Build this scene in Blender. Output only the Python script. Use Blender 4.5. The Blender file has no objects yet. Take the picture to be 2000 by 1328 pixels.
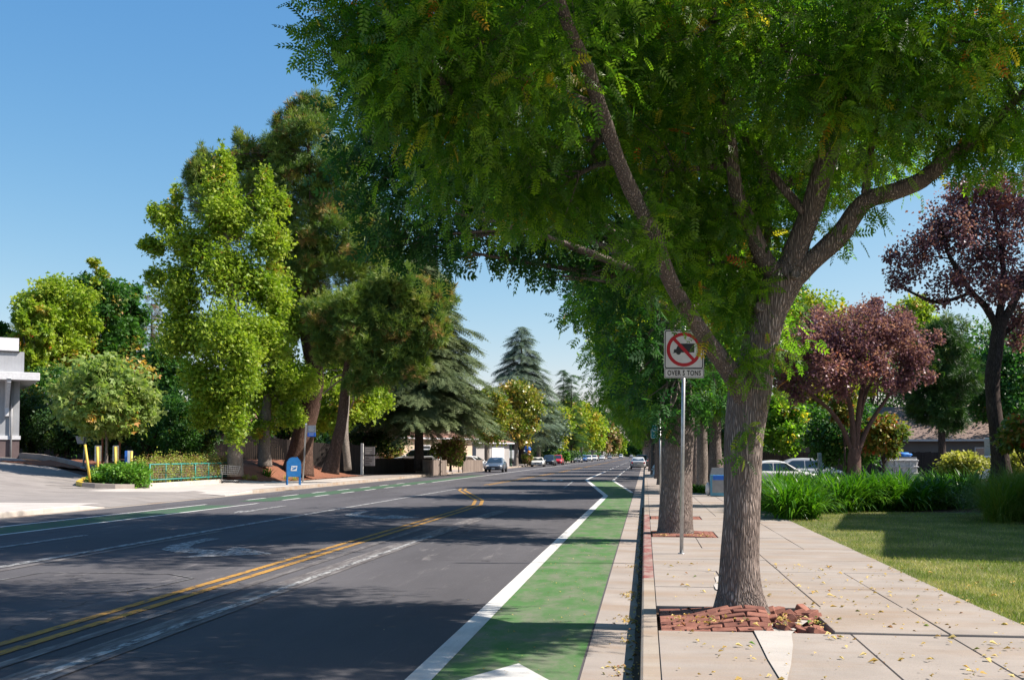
import bpy, math, random
import numpy as np
from mathutils import Vector, Matrix, noise
rad = math.radians
random.seed(7)
S = bpy.context.scene
# ---------------------------------------------------------------- camera
CAM_H, FPX, PITCH = 1.7, 2000.0, rad(2.5)
YAW = math.atan(260.0 / FPX * math.cos(PITCH))
CV = 888 - FPX * math.tan(PITCH)
cam_d = bpy.data.cameras.new('camera'); cam = bpy.data.objects.new('camera', cam_d)
S.collection.objects.link(cam); S.camera = cam
cam.location = (0, 0, CAM_H)
cam.rotation_euler = (rad(90) + PITCH, 0, YAW)
cam_d.sensor_width = 36; cam_d.lens = 36 * FPX / 2000
cam_d.shift_y = (CV - 664) / 2000
cam_d.clip_start = 0.1; cam_d.clip_end = 6000
# ---------------------------------------------------------------- light
SUN_EL, SUN_AZ = rad(46), rad(6)          # azimuth measured from +X towards +Y
sd = Vector((math.cos(SUN_EL) * math.cos(SUN_AZ), math.cos(SUN_EL) * math.sin(SUN_AZ), math.sin(SUN_EL)))
W = bpy.data.worlds.new('World'); S.world = W; W.use_nodes = True
nt = W.node_tree; nt.nodes.clear()
sky = nt.nodes.new('ShaderNodeTexSky'); sky.sky_type = 'NISHITA'; sky.sun_disc = False
sky.sun_elevation = SUN_EL; sky.sun_rotation = math.pi / 2 - SUN_AZ
sky.air_density = 1.0; sky.dust_density = 0.6; sky.ozone_density = 5.0; sky.altitude = 0
bg = nt.nodes.new('ShaderNodeBackground'); bg.inputs[1].default_value = 0.092
wo = nt.nodes.new('ShaderNodeOutputWorld')
sep = nt.nodes.new('ShaderNodeSeparateColor'); cmb = nt.nodes.new('ShaderNodeCombineColor'); nt.links.new(sky.outputs[0], sep.inputs[0])
for i_, (a_, e_) in enumerate(((.741, 1.42), (1.18, .9), (2.195, .49))):          # tone of this day's clear sky
    pw = nt.nodes.new('ShaderNodeMath'); pw.operation = 'POWER'; pw.inputs[1].default_value = e_; ml = nt.nodes.new('ShaderNodeMath'); ml.operation = 'MULTIPLY'; ml.inputs[1].default_value = a_
    nt.links.new(sep.outputs[i_], pw.inputs[0]); nt.links.new(pw.outputs[0], ml.inputs[0]); nt.links.new(ml.outputs[0], cmb.inputs[i_])
nt.links.new(cmb.outputs[0], bg.inputs[0]); nt.links.new(bg.outputs[0], wo.inputs[0])
sl = bpy.data.lights.new('sun', 'SUN'); sl.energy = 5.0; sl.angle = rad(0.5); sl.color = (1, 0.92, 0.83)
so = bpy.data.objects.new('sun', sl); S.collection.objects.link(so)
so.rotation_euler = sd.to_track_quat('Z', 'Y').to_euler()
vs = S.view_settings; vs.view_transform = 'Standard'; vs.look = 'None'; vs.gamma = 1; vs.exposure = 0.88
S.cycles.max_bounces = 8; S.cycles.transparent_max_bounces = 8
# ---------------------------------------------------------------- planning: photo pixel -> point in the world
_r = Vector((math.cos(YAW), math.sin(YAW), 0))
_F = Vector((-math.sin(YAW) * math.cos(PITCH), math.cos(YAW) * math.cos(PITCH), math.sin(PITCH)))
_U = _r.cross(_F)
_H = Vector((-math.sin(YAW), math.cos(YAW), 0))
def P(u, v, D):
    d = _F + _r * ((u - 1000) / FPX) + _U * ((CV - v) / FPX)
    return Vector((0, 0, CAM_H)) + d * (D / d.dot(_H))
def sstep(t): t = min(1, max(0, t)); return t * t * (3 - 2 * t)
KL = -17.2                                   # face of the left kerb
def ex(y): return -21.4 + 1.1 * sstep((y - 52) / 5)          # back edge of the left pavement
def mound(x, y):
    a = math.exp(-((x + 24.2) / 3.0) ** 2) * sstep((y - 52) / 5) * (1 - sstep((y - 67) / 9))
    return 0.98 * a * sstep((ex(y) - x) / 2.4)
def gz(x, y):                                # height of the land
    e = ex(y)
    if x > e: return 0.15
    amp = 1.4 - 1.0 * sstep((y - 60) / 40)
    return 0.15 + amp * sstep((e - .4 - x) / 16) + mound(x, y)
def G(u, v, zf=gz, lo=5, hi=400):
    D = lo
    while D < hi:
        p = P(u, v, D)
        if p.z <= zf(p.x, p.y): return Vector((p.x, p.y, zf(p.x, p.y)))
        D += 0.05 + D * 0.0005
    return P(u, v, hi)
def GR(u, v): return G(u, v, lambda x, y: 0.0)
def onland(x, y): return Vector((x, y, gz(x, y)))
# ---------------------------------------------------------------- mesh helpers
C = S.collection
def link(name, me, parent=None, loc=None, mat=None):
    o = bpy.data.objects.new(name, me); C.objects.link(o)
    if mat is not None and me is not None and not me.materials: me.materials.append(mat)
    if parent: o.parent = parent
    if loc is not None: o.location = loc
    return o
def tag(o, label=None, cat=None, group=None, kind=None):
    if label: o['label'] = label
    if cat: o['category'] = cat
    if group: o['group'] = group
    if kind: o['kind'] = kind
    return o
def empty(name, loc=(0, 0, 0), rz=0.0, label=None, cat=None, group=None):
    o = bpy.data.objects.new(name, None); C.objects.link(o); o.location = loc; o.rotation_euler = (0, 0, rz)
    o.empty_display_size = 0.2
    return tag(o, label, cat, group)
def copy_tree(o, parent=None):
    c = o.copy(); C.objects.link(c)
    if parent: c.parent = parent
    for ch in list(o.children): copy_tree(ch, c)
    return c
def np_mesh(name, V, F, tint=None, smooth=False):
    V = np.asarray(V, dtype=np.float32).reshape(-1, 3); F = np.asarray(F, dtype=np.int32)
    k = F.shape[1]; me = bpy.data.meshes.new(name)
    me.vertices.add(len(V)); me.vertices.foreach_set('co', V.ravel())
    me.loops.add(F.size); me.loops.foreach_set('vertex_index', F.ravel())
    me.polygons.add(len(F)); me.polygons.foreach_set('loop_start', np.arange(0, F.size, k, dtype=np.int32))
    if smooth: me.polygons.foreach_set('use_smooth', np.ones(len(F), dtype=bool))
    if tint is not None:
        a = me.attributes.new('tint', 'FLOAT', 'POINT'); a.data.foreach_set('value', np.asarray(tint, dtype=np.float32))
    me.update(); me.validate(); return me
class MB:
    def __init__(s): s.v = []; s.f = []; s.m = []; s.sm = []; s.cur = 0
    def face(s, idx, sm=False): s.f.append(tuple(idx)); s.m.append(s.cur); s.sm.append(sm)
    def poly(s, pts, sm=False):
        b = len(s.v); s.v += [tuple(p) for p in pts]; s.face(range(b, b + len(pts)), sm)
    def box(s, c, d, rz=0.0, bev=0.0, M=None, taper=1.0):
        hx, hy, hz = d[0] / 2, d[1] / 2, d[2] / 2
        Mx = M or (Matrix.Translation(Vector(c)) @ Matrix.Rotation(rz, 4, 'Z'))
        b = len(s.v)
        if bev <= 0:
            for z, t in ((-hz, 1), (hz, taper)):
                for x, y in ((-hx, -hy), (hx, -hy), (hx, hy), (-hx, hy)):
                    s.v.append(tuple(Mx @ Vector((x * t, y * t, z))))
            for q in ((3, 2, 1, 0), (4, 5, 6, 7), (0, 1, 5, 4), (1, 2, 6, 5), (2, 3, 7, 6), (3, 0, 4, 7)): s.face([b + i for i in q])
        else:
            e = min(bev, hx * .45, hy * .45, hz * .45)
            ring = lambda ex, ey: [(-hx + ex, -hy), (hx - ex, -hy), (hx, -hy + ey), (hx, hy - ey), (hx - ex, hy), (-hx + ex, hy), (-hx, hy - ey), (-hx, -hy + ey)]
            for z, k in ((-hz, 1), (-hz + e, 0), (hz - e, 0), (hz, 1)):
                for x, y in ring(e, e):
                    if k: x *= (hx - e) / hx; y *= (hy - e) / hy
                    s.v.append(tuple(Mx @ Vector((x, y, z))))
            s.face([b + 7 - i for i in range(8)]); s.face([b + 24 + i for i in range(8)])
            for r in range(3):
                for i in range(8):
                    j = (i + 1) % 8; s.face((b + r * 8 + i, b + r * 8 + j, b + r * 8 + 8 + j, b + r * 8 + 8 + i))
        return s
    def tube(s, pts, rr, n=8, cap=True, wob=0.0, seed=0):
        pts = [Vector(p) for p in pts]; rr = rr if isinstance(rr, (list, tuple)) else [rr] * len(pts)
        b = len(s.v); ref = Vector((0.31, 0.95, 0.05))
        for i, p in enumerate(pts):
            t = (pts[min(i + 1, len(pts) - 1)] - pts[max(i - 1, 0)]).normalized()
            a = t.cross(ref)
            if a.length < .05: a = t.cross(Vector((1, 0, 0)))
            a.normalize(); c = t.cross(a).normalized()
            for k in range(n):
                th = 2 * math.pi * k / n; q = rr[i]
                dr = a * math.cos(th) + c * math.sin(th)
                if wob: q *= 1 + wob * noise.noise((p + dr * 0.6) * (0.55 / max(rr[i], .02)) * .5 + Vector((seed, 0, 0))) + wob * .7 * noise.noise(Vector((math.cos(th) * 1.7, math.sin(th) * 1.7, p.z * .5 + seed)))
                s.v.append(tuple(p + dr * q))
        for i in range(len(pts) - 1):
            for k in range(n):
                j = (k + 1) % n; s.face((b + i * n + k, b + i * n + j, b + (i + 1) * n + j, b + (i + 1) * n + k), True)
        if cap:
            s.face([b + n - 1 - k for k in range(n)]); e = b + (len(pts) - 1) * n; s.face([e + k for k in range(n)])
        return s
    def lathe(s, prof, c=(0, 0, 0), n=16, M=None):
        b = len(s.v); Mx = M or Matrix.Translation(Vector(c))
        for r, z in prof:
            for k in range(n):
                th = 2 * math.pi * k / n; s.v.append(tuple(Mx @ Vector((r * math.cos(th), r * math.sin(th), z))))
        for i in range(len(prof) - 1):
            for k in range(n):
                j = (k + 1) % n; s.face((b + i * n + k, b + i * n + j, b + (i + 1) * n + j, b + (i + 1) * n + k), True)
        s.face([b + n - 1 - k for k in range(n)]); e = b + (len(prof) - 1) * n; s.face([e + k for k in range(n)])
        return s
    def prism(s, pts, h, M=None):            # outline in XY, thickness h along Z
        Mx = M or Matrix.Identity(4); b = len(s.v); n = len(pts)
        for z in (0, h):
            for x, y in pts: s.v.append(tuple(Mx @ Vector((x, y, z))))
        s.face([b + n - 1 - i for i in range(n)]); s.face([b + n + i for i in range(n)])
        for i in range(n):
            j = (i + 1) % n; s.face((b + i, b + j, b + n + j, b + n + i))
        return s
    def mesh(s, name, mats=None):
        me = bpy.data.meshes.new(name); me.from_pydata(s.v, [], s.f)
        me.polygons.foreach_set('use_smooth', s.sm)
        me.polygons.foreach_set('material_index', s.m)
        for m in (mats or []): me.materials.append(m)
        me.update(); return me
    def build(s, name, mat, parent=None, loc=None):
        return link(name, s.mesh(name, mat if isinstance(mat, (list, tuple)) else [mat]), parent, loc)
def text_mesh(name, body, size, mat, M, depth=0.004, sx=1.0, spacing=1.0, bold=0.0, parent=None, align='CENTER'):
    cu = bpy.data.curves.new('t', 'FONT'); cu.body = body; cu.size = size; cu.extrude = depth / 2
    cu.align_x = align; cu.align_y = 'CENTER'; cu.space_character = spacing; cu.offset = bold
    o = bpy.data.objects.new('t', cu); C.objects.link(o)
    bpy.context.view_layer.update()
    me = bpy.data.meshes.new_from_object(o.evaluated_get(bpy.context.evaluated_depsgraph_get()))
    bpy.data.objects.remove(o); bpy.data.curves.remove(cu)
    me.name = name; me.transform(M @ Matrix.Diagonal((sx, 1, 1, 1))); me.materials.clear(); me.materials.append(mat)
    return link(name, me, parent)
# ---------------------------------------------------------------- materials
MT = {}
def newmat(name):
    m = bpy.data.materials.new(name); m.use_nodes = True; t = m.node_tree; t.nodes.clear()
    o = t.nodes.new('ShaderNodeOutputMaterial'); b = t.nodes.new('ShaderNodeBsdfPrincipled')
    t.links.new(b.outputs[0], o.inputs[0]); return m, t, b, o
def N(t, ty, **kw):
    n = t.nodes.new(ty)
    for k, v in kw.items(): setattr(n, k, v)
    return n
def pos(t, scale=(1, 1, 1), obj=False, rot=(0, 0, 0)):
    mp = N(t, 'ShaderNodeMapping'); mp.inputs['Scale'].default_value = scale; mp.inputs['Rotation'].default_value = rot
    if obj: t.links.new(N(t, 'ShaderNodeTexCoord').outputs['Object'], mp.inputs[0])
    else: t.links.new(N(t, 'ShaderNodeNewGeometry').outputs['Position'], mp.inputs[0])
    return mp.outputs[0]
def ntex(t, co, scale, detail=6, rough=.6):
    n = N(t, 'ShaderNodeTexNoise'); n.inputs['Scale'].default_value = scale; n.inputs['Detail'].default_value = detail
    n.inputs['Roughness'].default_value = rough; t.links.new(co, n.inputs['Vector']); return n.outputs['Fac']
def ramp(t, fac, stops, interp='LINEAR'):
    r = N(t, 'ShaderNodeValToRGB'); r.color_ramp.interpolation = interp
    while len(r.color_ramp.elements) < len(stops): r.color_ramp.elements.new(.5)
    for e, (p, c) in zip(r.color_ramp.elements, stops):
        e.position = p; e.color = (*c, 1) if len(c) == 3 else c
    t.links.new(fac, r.inputs[0]); return r.outputs[0]
def g3(x): return (x, x, x)
def mix(t, fac, a, b, mode='MIX'):
    m = N(t, 'ShaderNodeMix', data_type='RGBA', blend_type=mode)
    for s_, v in ((m.inputs['Factor'], fac), (m.inputs['A'], a), (m.inputs['B'], b)):
        if isinstance(v, (int, float)): s_.default_value = v
        elif isinstance(v, tuple): s_.default_value = (*v, 1)
        else: t.links.new(v, s_)
    return m.outputs['Result']
def bump(t, b, h, strength=.3, dist=.01):
    n = N(t, 'ShaderNodeBump'); n.inputs['Strength'].default_value = strength; n.inputs['Distance'].default_value = dist
    t.links.new(h, n.inputs['Height']); t.links.new(n.outputs[0], b.inputs['Normal'])
def surf(name, c1, c2, scale=3, rough=.8, bs=0.0, bd=.01, bscale=None, sc=(1, 1, 1), spec=.3, metal=0, obj=False, detail=6):
    m, t, b, o = newmat(name); co = pos(t, sc, obj)
    col = ramp(t, ntex(t, co, scale, detail), [(.3, c1), (.7, c2)]); t.links.new(col, b.inputs['Base Color'])
    b.inputs['Roughness'].default_value = rough; b.inputs['Specular IOR Level'].default_value = spec; b.inputs['Metallic'].default_value = metal
    if bs: bump(t, b, ntex(t, co, bscale or scale * 6, 4), bs, bd)
    MT[name] = m; return m
def flat(name, c, rough=.5, metal=0, spec=.5, vary=.12, scale=6):
    return surf(name, tuple(x * (1 - vary) for x in c), tuple(min(1, x * (1 + vary)) for x in c), scale, rough, 0, metal=metal, spec=spec, obj=True)
def paint(name, c, coat=.6):
    m, t, b, o = newmat(name); co = pos(t, (1, 1, 1), True)
    t.links.new(ramp(t, ntex(t, co, 2.2), [(.3, tuple(x * .92 for x in c)), (.7, c)]), b.inputs['Base Color'])
    b.inputs['Roughness'].default_value = .35; b.inputs['Coat Weight'].default_value = coat; b.inputs['Coat Roughness'].default_value = .06
    MT[name] = m; return m
def foliage(name, stops, trans=.35, rough=.5, spec=.35, tboost=1.6):
    m, t, b, o = newmat(name)
    a = N(t, 'ShaderNodeAttribute', attribute_name='tint')
    col = ramp(t, a.outputs['Fac'], stops); t.links.new(col, b.inputs['Base Color'])
    b.inputs['Roughness'].default_value = rough; b.inputs['Specular IOR Level'].default_value = spec
    tr = N(t, 'ShaderNodeBsdfTranslucent'); t.links.new(mix(t, 1.0, col, (tboost, tboost * 1.12, tboost * .55), 'MULTIPLY'), tr.inputs[0])
    ms = N(t, 'ShaderNodeMixShader'); ms.inputs[0].default_value = trans
    t.links.new(b.outputs[0], ms.inputs[1]); t.links.new(tr.outputs[0], ms.inputs[2]); t.links.new(ms.outputs[0], o.inputs[0])
    MT[name] = m; return m
def bark(name, c1, c2, sc=1.0, depth=.03):
    m, t, b, o = newmat(name); co = pos(t, (1, 1, .11), False)
    v = N(t, 'ShaderNodeTexVoronoi', feature='DISTANCE_TO_EDGE'); v.inputs['Scale'].default_value = 62 * sc
    dm = N(t, 'ShaderNodeVectorMath', operation='ADD'); nz = N(t, 'ShaderNodeTexNoise'); nz.inputs['Scale'].default_value = 9 * sc; nz.inputs['Detail'].default_value = 5
    t.links.new(co, nz.inputs['Vector']); vs_ = N(t, 'ShaderNodeVectorMath', operation='SCALE'); vs_.inputs['Scale'].default_value = .09 / sc
    t.links.new(nz.outputs['Color'], vs_.inputs[0]); t.links.new(co, dm.inputs[0]); t.links.new(vs_.outputs[0], dm.inputs[1]); t.links.new(dm.outputs[0], v.inputs['Vector'])
    e = ramp(t, v.outputs['Distance'], [(0, g3(0)), (.30, g3(1))])
    n1 = ntex(t, pos(t, (1, 1, .5)), 5 * sc, 8)
    col = mix(t, e, tuple(x * .55 for x in c1), ramp(t, n1, [(.3, c1), (.7, c2)])); t.links.new(col, b.inputs['Base Color'])
    b.inputs['Roughness'].default_value = .9; b.inputs['Specular IOR Level'].default_value = .15
    h = mix(t, .35, e, ntex(t, co, 40 * sc, 5)); bump(t, b, h, .9, depth)
    MT[name] = m; return m
# ---- ground materials
def asphalt(name, base, stripes=True):
    m, t, b, o = newmat(name); co = pos(t)
    fine = ntex(t, co, 90, 3, .7); big = ntex(t, pos(t, (1, .25, 1)), .5, 6)
    c = ramp(t, big, [(.3, tuple(x * .82 for x in base)), (.7, tuple(x * 1.2 for x in base))])
    c = mix(t, ramp(t, fine, [(.60, g3(0)), (.74, g3(.55))]), c, tuple(min(1, x * 3.2) for x in base))
    c = mix(t, ramp(t, fine, [(.28, g3(.6)), (.42, g3(0))]), c, tuple(x * .45 for x in base))
    if stripes:                                           # tyre-polished wheel tracks and scuffs
        sc = ntex(t, pos(t, (1.6, .22, 1), rot=(0, 0, .12)), 3.2, 9, .75)
        sp = ntex(t, pos(t, (1, .4, 1)), .35, 3)
        f = mix(t, 1.0, ramp(t, sc, [(.56, g3(0)), (.68, g3(.7))]), ramp(t, sp, [(.46, g3(0)), (.62, g3(1))]), 'MULTIPLY')
        c = mix(t, f, c, (.27, .25, .24))
    sp2 = ntex(t, co, 26, 4, .8); c = mix(t, ramp(t, sp2, [(.60, g3(0)), (.72, g3(.35))]), c, tuple(min(1, x * 2.4) for x in base))
    vc = N(t, 'ShaderNodeTexVoronoi', feature='DISTANCE_TO_EDGE'); vc.inputs['Scale'].default_value = .28
    wv = N(t, 'ShaderNodeVectorMath', operation='ADD'); nz = N(t, 'ShaderNodeTexNoise'); nz.inputs['Scale'].default_value = 1.5; nz.inputs['Detail'].default_value = 8; t.links.new(co, nz.inputs['Vector']); t.links.new(co, wv.inputs[0]); t.links.new(nz.outputs['Color'], wv.inputs[1]); t.links.new(wv.outputs[0], vc.inputs['Vector'])
    c = mix(t, mix(t, 1.0, ramp(t, vc.outputs['Distance'], [(.0, g3(.8)), (.006, g3(0))]), ramp(t, ntex(t, co, .25, 3), [(.48, g3(0)), (.56, g3(1))]), 'MULTIPLY'), c, tuple(x * .35 for x in base))
    t.links.new(c, b.inputs['Base Color']); b.inputs['Roughness'].default_value = .95; b.inputs['Specular IOR Level'].default_value = .05
    bump(t, b, ntex(t, co, 130, 3), .5, .006); MT[name] = m
asphalt('asphalt', (.094, .091, .097)); asphalt('lot_asphalt', (.10, .098, .097), False)
def worn(name, c, under, lo, hi, scale=9, st=(1.4, .5, 1), rough=.7):
    m, t, b, o = newmat(name)
    f = ramp(t, ntex(t, pos(t, st), scale, 10, .72), [(lo, g3(0)), (hi, g3(1))])
    f2 = ntex(t, pos(t), 70, 3); d = ramp(t, ntex(t, pos(t), 1.2, 5), [(.3, tuple(x * .8 for x in c)), (.7, c)])
    cc = mix(t, f, under, d); cc = mix(t, ramp(t, ntex(t, pos(t, (1.5, .3, 1)), 1.1, 8, .7), [(.45, g3(0)), (.75, g3(.45))]), cc, tuple(x * .55 + .02 for x in under)); cc = mix(t, ramp(t, f2, [(.62, g3(0)), (.75, g3(.45))]), cc, under)
    t.links.new(cc, b.inputs['Base Color']); b.inputs['Roughness'].default_value = .9; b.inputs['Specular IOR Level'].default_value = .1
    bump(t, b, f2, .35, .004); MT[name] = m
AS = (.088, .085, .090)
worn('white_paint', (.66, .65, .62), AS, .30, .36)
worn('white_worn', (.42, .42, .41), AS, .42, .56)
worn('ghost_white', (.22, .22, .22), AS, .44, .60)
worn('scrape_band', (.27, .255, .245), (.11, .10, .10), .44, .66, 5, (2.2, .35, 1))
worn('yellow_paint', (.46, .25, .06), AS, .38, .50)
worn('green_lane_paint', (.078, .185, .058), (.165, .18, .125), .36, .58, 3, (1, .5, 1))
worn('green_lane_worn', (.055, .15, .07), AS, .40, .55)
worn('red_kerb_paint', (.235, .062, .058), (.34, .26, .23), .40, .60, 4, (1, .6, .3))
def concrete(name, c, stain=(.30, .21, .13), sa=.35):
    m, t, b, o = newmat(name); co = pos(t)
    cc = ramp(t, ntex(t, co, 1.3, 8, .65), [(.3, tuple(x * .84 for x in c)), (.7, tuple(min(1, x * 1.1) for x in c))])
    cc = mix(t, ramp(t, ntex(t, pos(t, (.35, 1.5, 1)), .9, 6, .6), [(.48, g3(0)), (.66, g3(sa))]), cc, stain)
    cc = mix(t, ramp(t, ntex(t, pos(t, (.5, 2.2, 1)), 2.3, 9, .75), [(.55, g3(0)), (.75, g3(.35))]), cc, tuple(x * .55 for x in c))
    cc = mix(t, ramp(t, ntex(t, co, 120, 2), [(.58, g3(0)), (.72, g3(.35))]), cc, tuple(x * .45 for x in c))
    cc = mix(t, ramp(t, ntex(t, co, 38, 2), [(.68, g3(0)), (.72, g3(.5))]), cc, tuple(x * .5 for x in c))
    t.links.new(cc, b.inputs['Base Color']); b.inputs['Roughness'].default_value = .88; b.inputs['Specular IOR Level'].default_value = .2
    bump(t, b, ntex(t, co, 60, 5), .35, .006); MT[name] = m
concrete('concrete', (.325, .285, .255), (.27, .18, .11), .5); concrete('kerb_concrete', (.34, .295, .25), (.26, .16, .09), .6)
concrete('patch_concrete', (.45, .42, .39), sa=.2); concrete('pale_concrete', (.48, .44, .40), (.4, .33, .26), .25)
concrete('drive_surface', (.27, .245, .225), (.17, .15, .14), .5)
surf('soil', (.035, .022, .015), (.09, .055, .035), 9, .95, .6, .03, 30)
surf('mulch', (.13, .048, .026), (.30, .13, .075), 26, .95, .9, .03, 40, detail=8)
surf('lawn_soil', (.09, .10, .03), (.18, .17, .07), 2.2, .95, .6, .02, 40)
surf('far_ground', (.06, .07, .03), (.12, .11, .06), .3, .95)
surf('gutter_dirt', (.03, .024, .018), (.085, .062, .04), 22, .95, .8, .01, 60)
surf('brick', (.17, .065, .048), (.35, .155, .11), 9, .88, .5, .006, 60)
surf('brick_dark', (.13, .05, .038), (.24, .10, .072), 9, .88, .5, .006, 60)
bark('ash_bark', (.27, .215, .19), (.48, .395, .35), .85, .05)
bark('limb_bark', (.17, .105, .085), (.29, .19, .155), 1.1, .018)
bark('pine_bark', (.13, .075, .055), (.25, .16, .125), .5, .06)
bark('pale_bark', (.24, .20, .17), (.40, .35, .31), .8, .02)
bark('dark_bark', (.07, .052, .045), (.15, .115, .10), .7, .02)
# ---------------------------------------------------------------- foliage materials
foliage('ash_leaf', [(0, (.022, .075, .010)), (.45, (.058, .140, .012)), (.86, (.18, .29, .02)), (.93, (.28, .32, .03)), (.985, (.42, .27, .03)), (1, (.5, .10, .02))], .50, .42, .5, tboost=2.3)
foliage('ash_leaf_blue', [(0, (.014, .055, .018)), (.5, (.028, .095, .022)), (.9, (.06, .16, .03)), (.97, (.16, .22, .03)), (1, (.35, .2, .03))], .42, tboost=1.7)
foliage('gum_leaf', [(0, (.07, .17, .015)), (.4, (.19, .29, .022)), (.75, (.33, .41, .04)), (.9, (.30, .34, .04)), (.97, (.46, .28, .05)), (1, (.42, .09, .03))], .35, tboost=1.5)
foliage('deep_leaf', [(0, (.018, .06, .012)), (.5, (.04, .12, .02)), (.85, (.08, .19, .03)), (.96, (.25, .27, .04)), (1, (.40, .2, .03))], .32)
foliage('sycamore_leaf', [(0, (.12, .18, .04)), (.5, (.20, .29, .07)), (.85, (.32, .36, .11)), (.95, (.5, .32, .09)), (1, (.55, .26, .06))], .35)
foliage('shrub_leaf', [(0, (.012, .035, .010)), (.5, (.026, .07, .014)), (.9, (.06, .13, .02)), (1, (.14, .18, .03))], .25)
foliage('bright_shrub_leaf', [(0, (.05, .13, .015)), (.5, (.10, .24, .025)), (1, (.22, .36, .05))], .3)
foliage('yellow_leaf', [(0, (.09, .18, .014)), (.4, (.20, .29, .02)), (.75, (.36, .37, .03)), (1, (.50, .33, .04))], .35, tboost=1.4)
foliage('magnolia_leaf', [(0, (.06, .12, .014)), (.45, (.15, .21, .02)), (.75, (.32, .27, .04)), (1, (.42, .25, .05))], .2, .35, .5)
foliage('plum_leaf', [(0, (.085, .038, .062)), (.5, (.20, .09, .125)), (.9, (.36, .18, .20)), (1, (.36, .11, .10))], .35, .45, .35, 1.5)
foliage('photinia_leaf', [(0, (.05, .11, .015)), (.45, (.13, .20, .03)), (.7, (.28, .22, .04)), (.85, (.45, .12, .04)), (1, (.55, .07, .04))], .3, .4, .4)
foliage('pine_needle', [(0, (.05, .105, .03)), (.45, (.11, .19, .035)), (.80, (.24, .30, .05)), (.9, (.32, .24, .07)), (1, (.40, .22, .09))], .3, tboost=1.2)
foliage('cedar_needle', [(0, (.05, .085, .04)), (.5, (.11, .155, .07)), (.85, (.19, .23, .10)), (1, (.19, .17, .085))], .12, tboost=1.1)
foliage('blue_cedar_needle', [(0, (.06, .10, .075)), (.5, (.12, .18, .125)), (1, (.20, .25, .16))], .12, tboost=1.1)
foliage('brown_needle', [(0, (.09, .06, .03)), (.5, (.17, .115, .06)), (1, (.25, .19, .10))], .15)
foliage('hedge_mixed_leaf', [(0, (.18, .09, .045)), (.5, (.32, .19, .09)), (.65, (.18, .26, .04)), (1, (.36, .42, .06))], .25)
foliage('strap_leaf', [(0, (.020, .075, .008)), (.5, (.05, .155, .010)), (.9, (.14, .29, .015)), (1, (.28, .38, .04))], .35, .4, .35, 1.6)
foliage('gold_leaf', [(0, (.16, .19, .03)), (.5, (.30, .30, .06)), (1, (.52, .48, .13))], .3)
foliage('fine_grass', [(0, (.05, .11, .015)), (.5, (.12, .22, .02)), (1, (.24, .24, .05))], .3)
foliage('lawn_blade', [(0, (.10, .16, .022)), (.45, (.20, .26, .045)), (.75, (.38, .36, .12)), (1, (.58, .48, .24))], .25)
foliage('litter_leaf', [(0, (.42, .26, .06)), (.4, (.62, .46, .17)), (.8, (.58, .47, .22)), (.92, (.28, .11, .05)), (1, (.12, .26, .05))], .15, .7, .2, 1.0)
# ---------------------------------------------------------------- leaves
rng = np.random.default_rng(11)
def kite(x0, y0, dx, dy, L, w, fold=.12):     # one leaflet: base, sides, tip
    n = math.hypot(dx, dy); dx /= n; dy /= n
    return [(x0, y0, 0), (x0 + dx * L * .42 + dy * w, y0 + dy * L * .42 - dx * w, fold * L * .6), (x0 + dx * L, y0 + dy * L, -fold * L), (x0 + dx * L * .42 - dy * w, y0 + dy * L * .42 + dx * w, fold * L * .6)]
def T_pinnate(pairs, L=1.0, ll=.36, w=.062):
    v = []
    for i in range(pairs):
        x = .16 + .74 * i / (pairs - 1); k = 1 - .35 * abs(x - .45)
        for sg in (1, -1): v += [(a, b, c - x * x * .22) for a, b, c in kite(x, 0, .62, sg, ll * k, w)]
    v += [(a, b, c - .2) for a, b, c in kite(.9, 0, 1, 0, ll, w)]
    v += [(0, -.008, 0), (0, .008, 0), (.92, .005, -.19), (.92, -.005, -.19)]
    return np.array(v, dtype=np.float32)
T_leaf = np.array(kite(0, 0, 1, 0, 1, .42, .16), dtype=np.float32)
def star():
    v = []
    for a in (-1.05, 0, 1.05): v += kite(0, 0, math.cos(a), math.sin(a), 1 if a == 0 else .8, .24, .12)
    return np.array(v, dtype=np.float32)
T_star = star()
def needles(n=7, spread=.85):
    v = []; r = random.Random(3)
    for i in range(n):
        th = 2 * math.pi * i / n; s_ = spread * (.6 + .5 * r.random()); d = Vector((1, s_ * math.cos(th), s_ * math.sin(th))).normalized()
        a = d.cross(Vector((r.random(), r.random(), r.random()))).normalized() * .05
        v += [tuple(-a * .5), tuple(d * .5 + a), tuple(d), tuple(d * .5 - a)]
    return np.array(v, dtype=np.float32)
T_need = needles()
def spray():
    v = []
    for i in range(5):
        x = .1 + .2 * i
        for sg in (1, -1): v += [(a, b, c - x * .1) for a, b, c in kite(x, 0, .8, sg, .38 - .05 * i, .035, .05)]
    v += [(0, -.03, 0), (.5, -.02, 0), (1.05, 0, -.12), (.5, .03, 0)]
    return np.array(v, dtype=np.float32)
T_spray = spray()
def nrm(a): return a / np.maximum(np.linalg.norm(a, axis=1, keepdims=True), 1e-6)
def leaf_arrays(T, Pn, A, Nn, s, tint):
    A = nrm(A); B = nrm(np.cross(Nn, A)); Nn = np.cross(A, B)
    V = Pn[:, None, :] + s[:, None, None] * (T[None, :, 0:1] * A[:, None, :] + T[None, :, 1:2] * B[:, None, :] + T[None, :, 2:3] * Nn[:, None, :])
    return V.reshape(-1, 3), np.repeat(tint, len(T))
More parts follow.
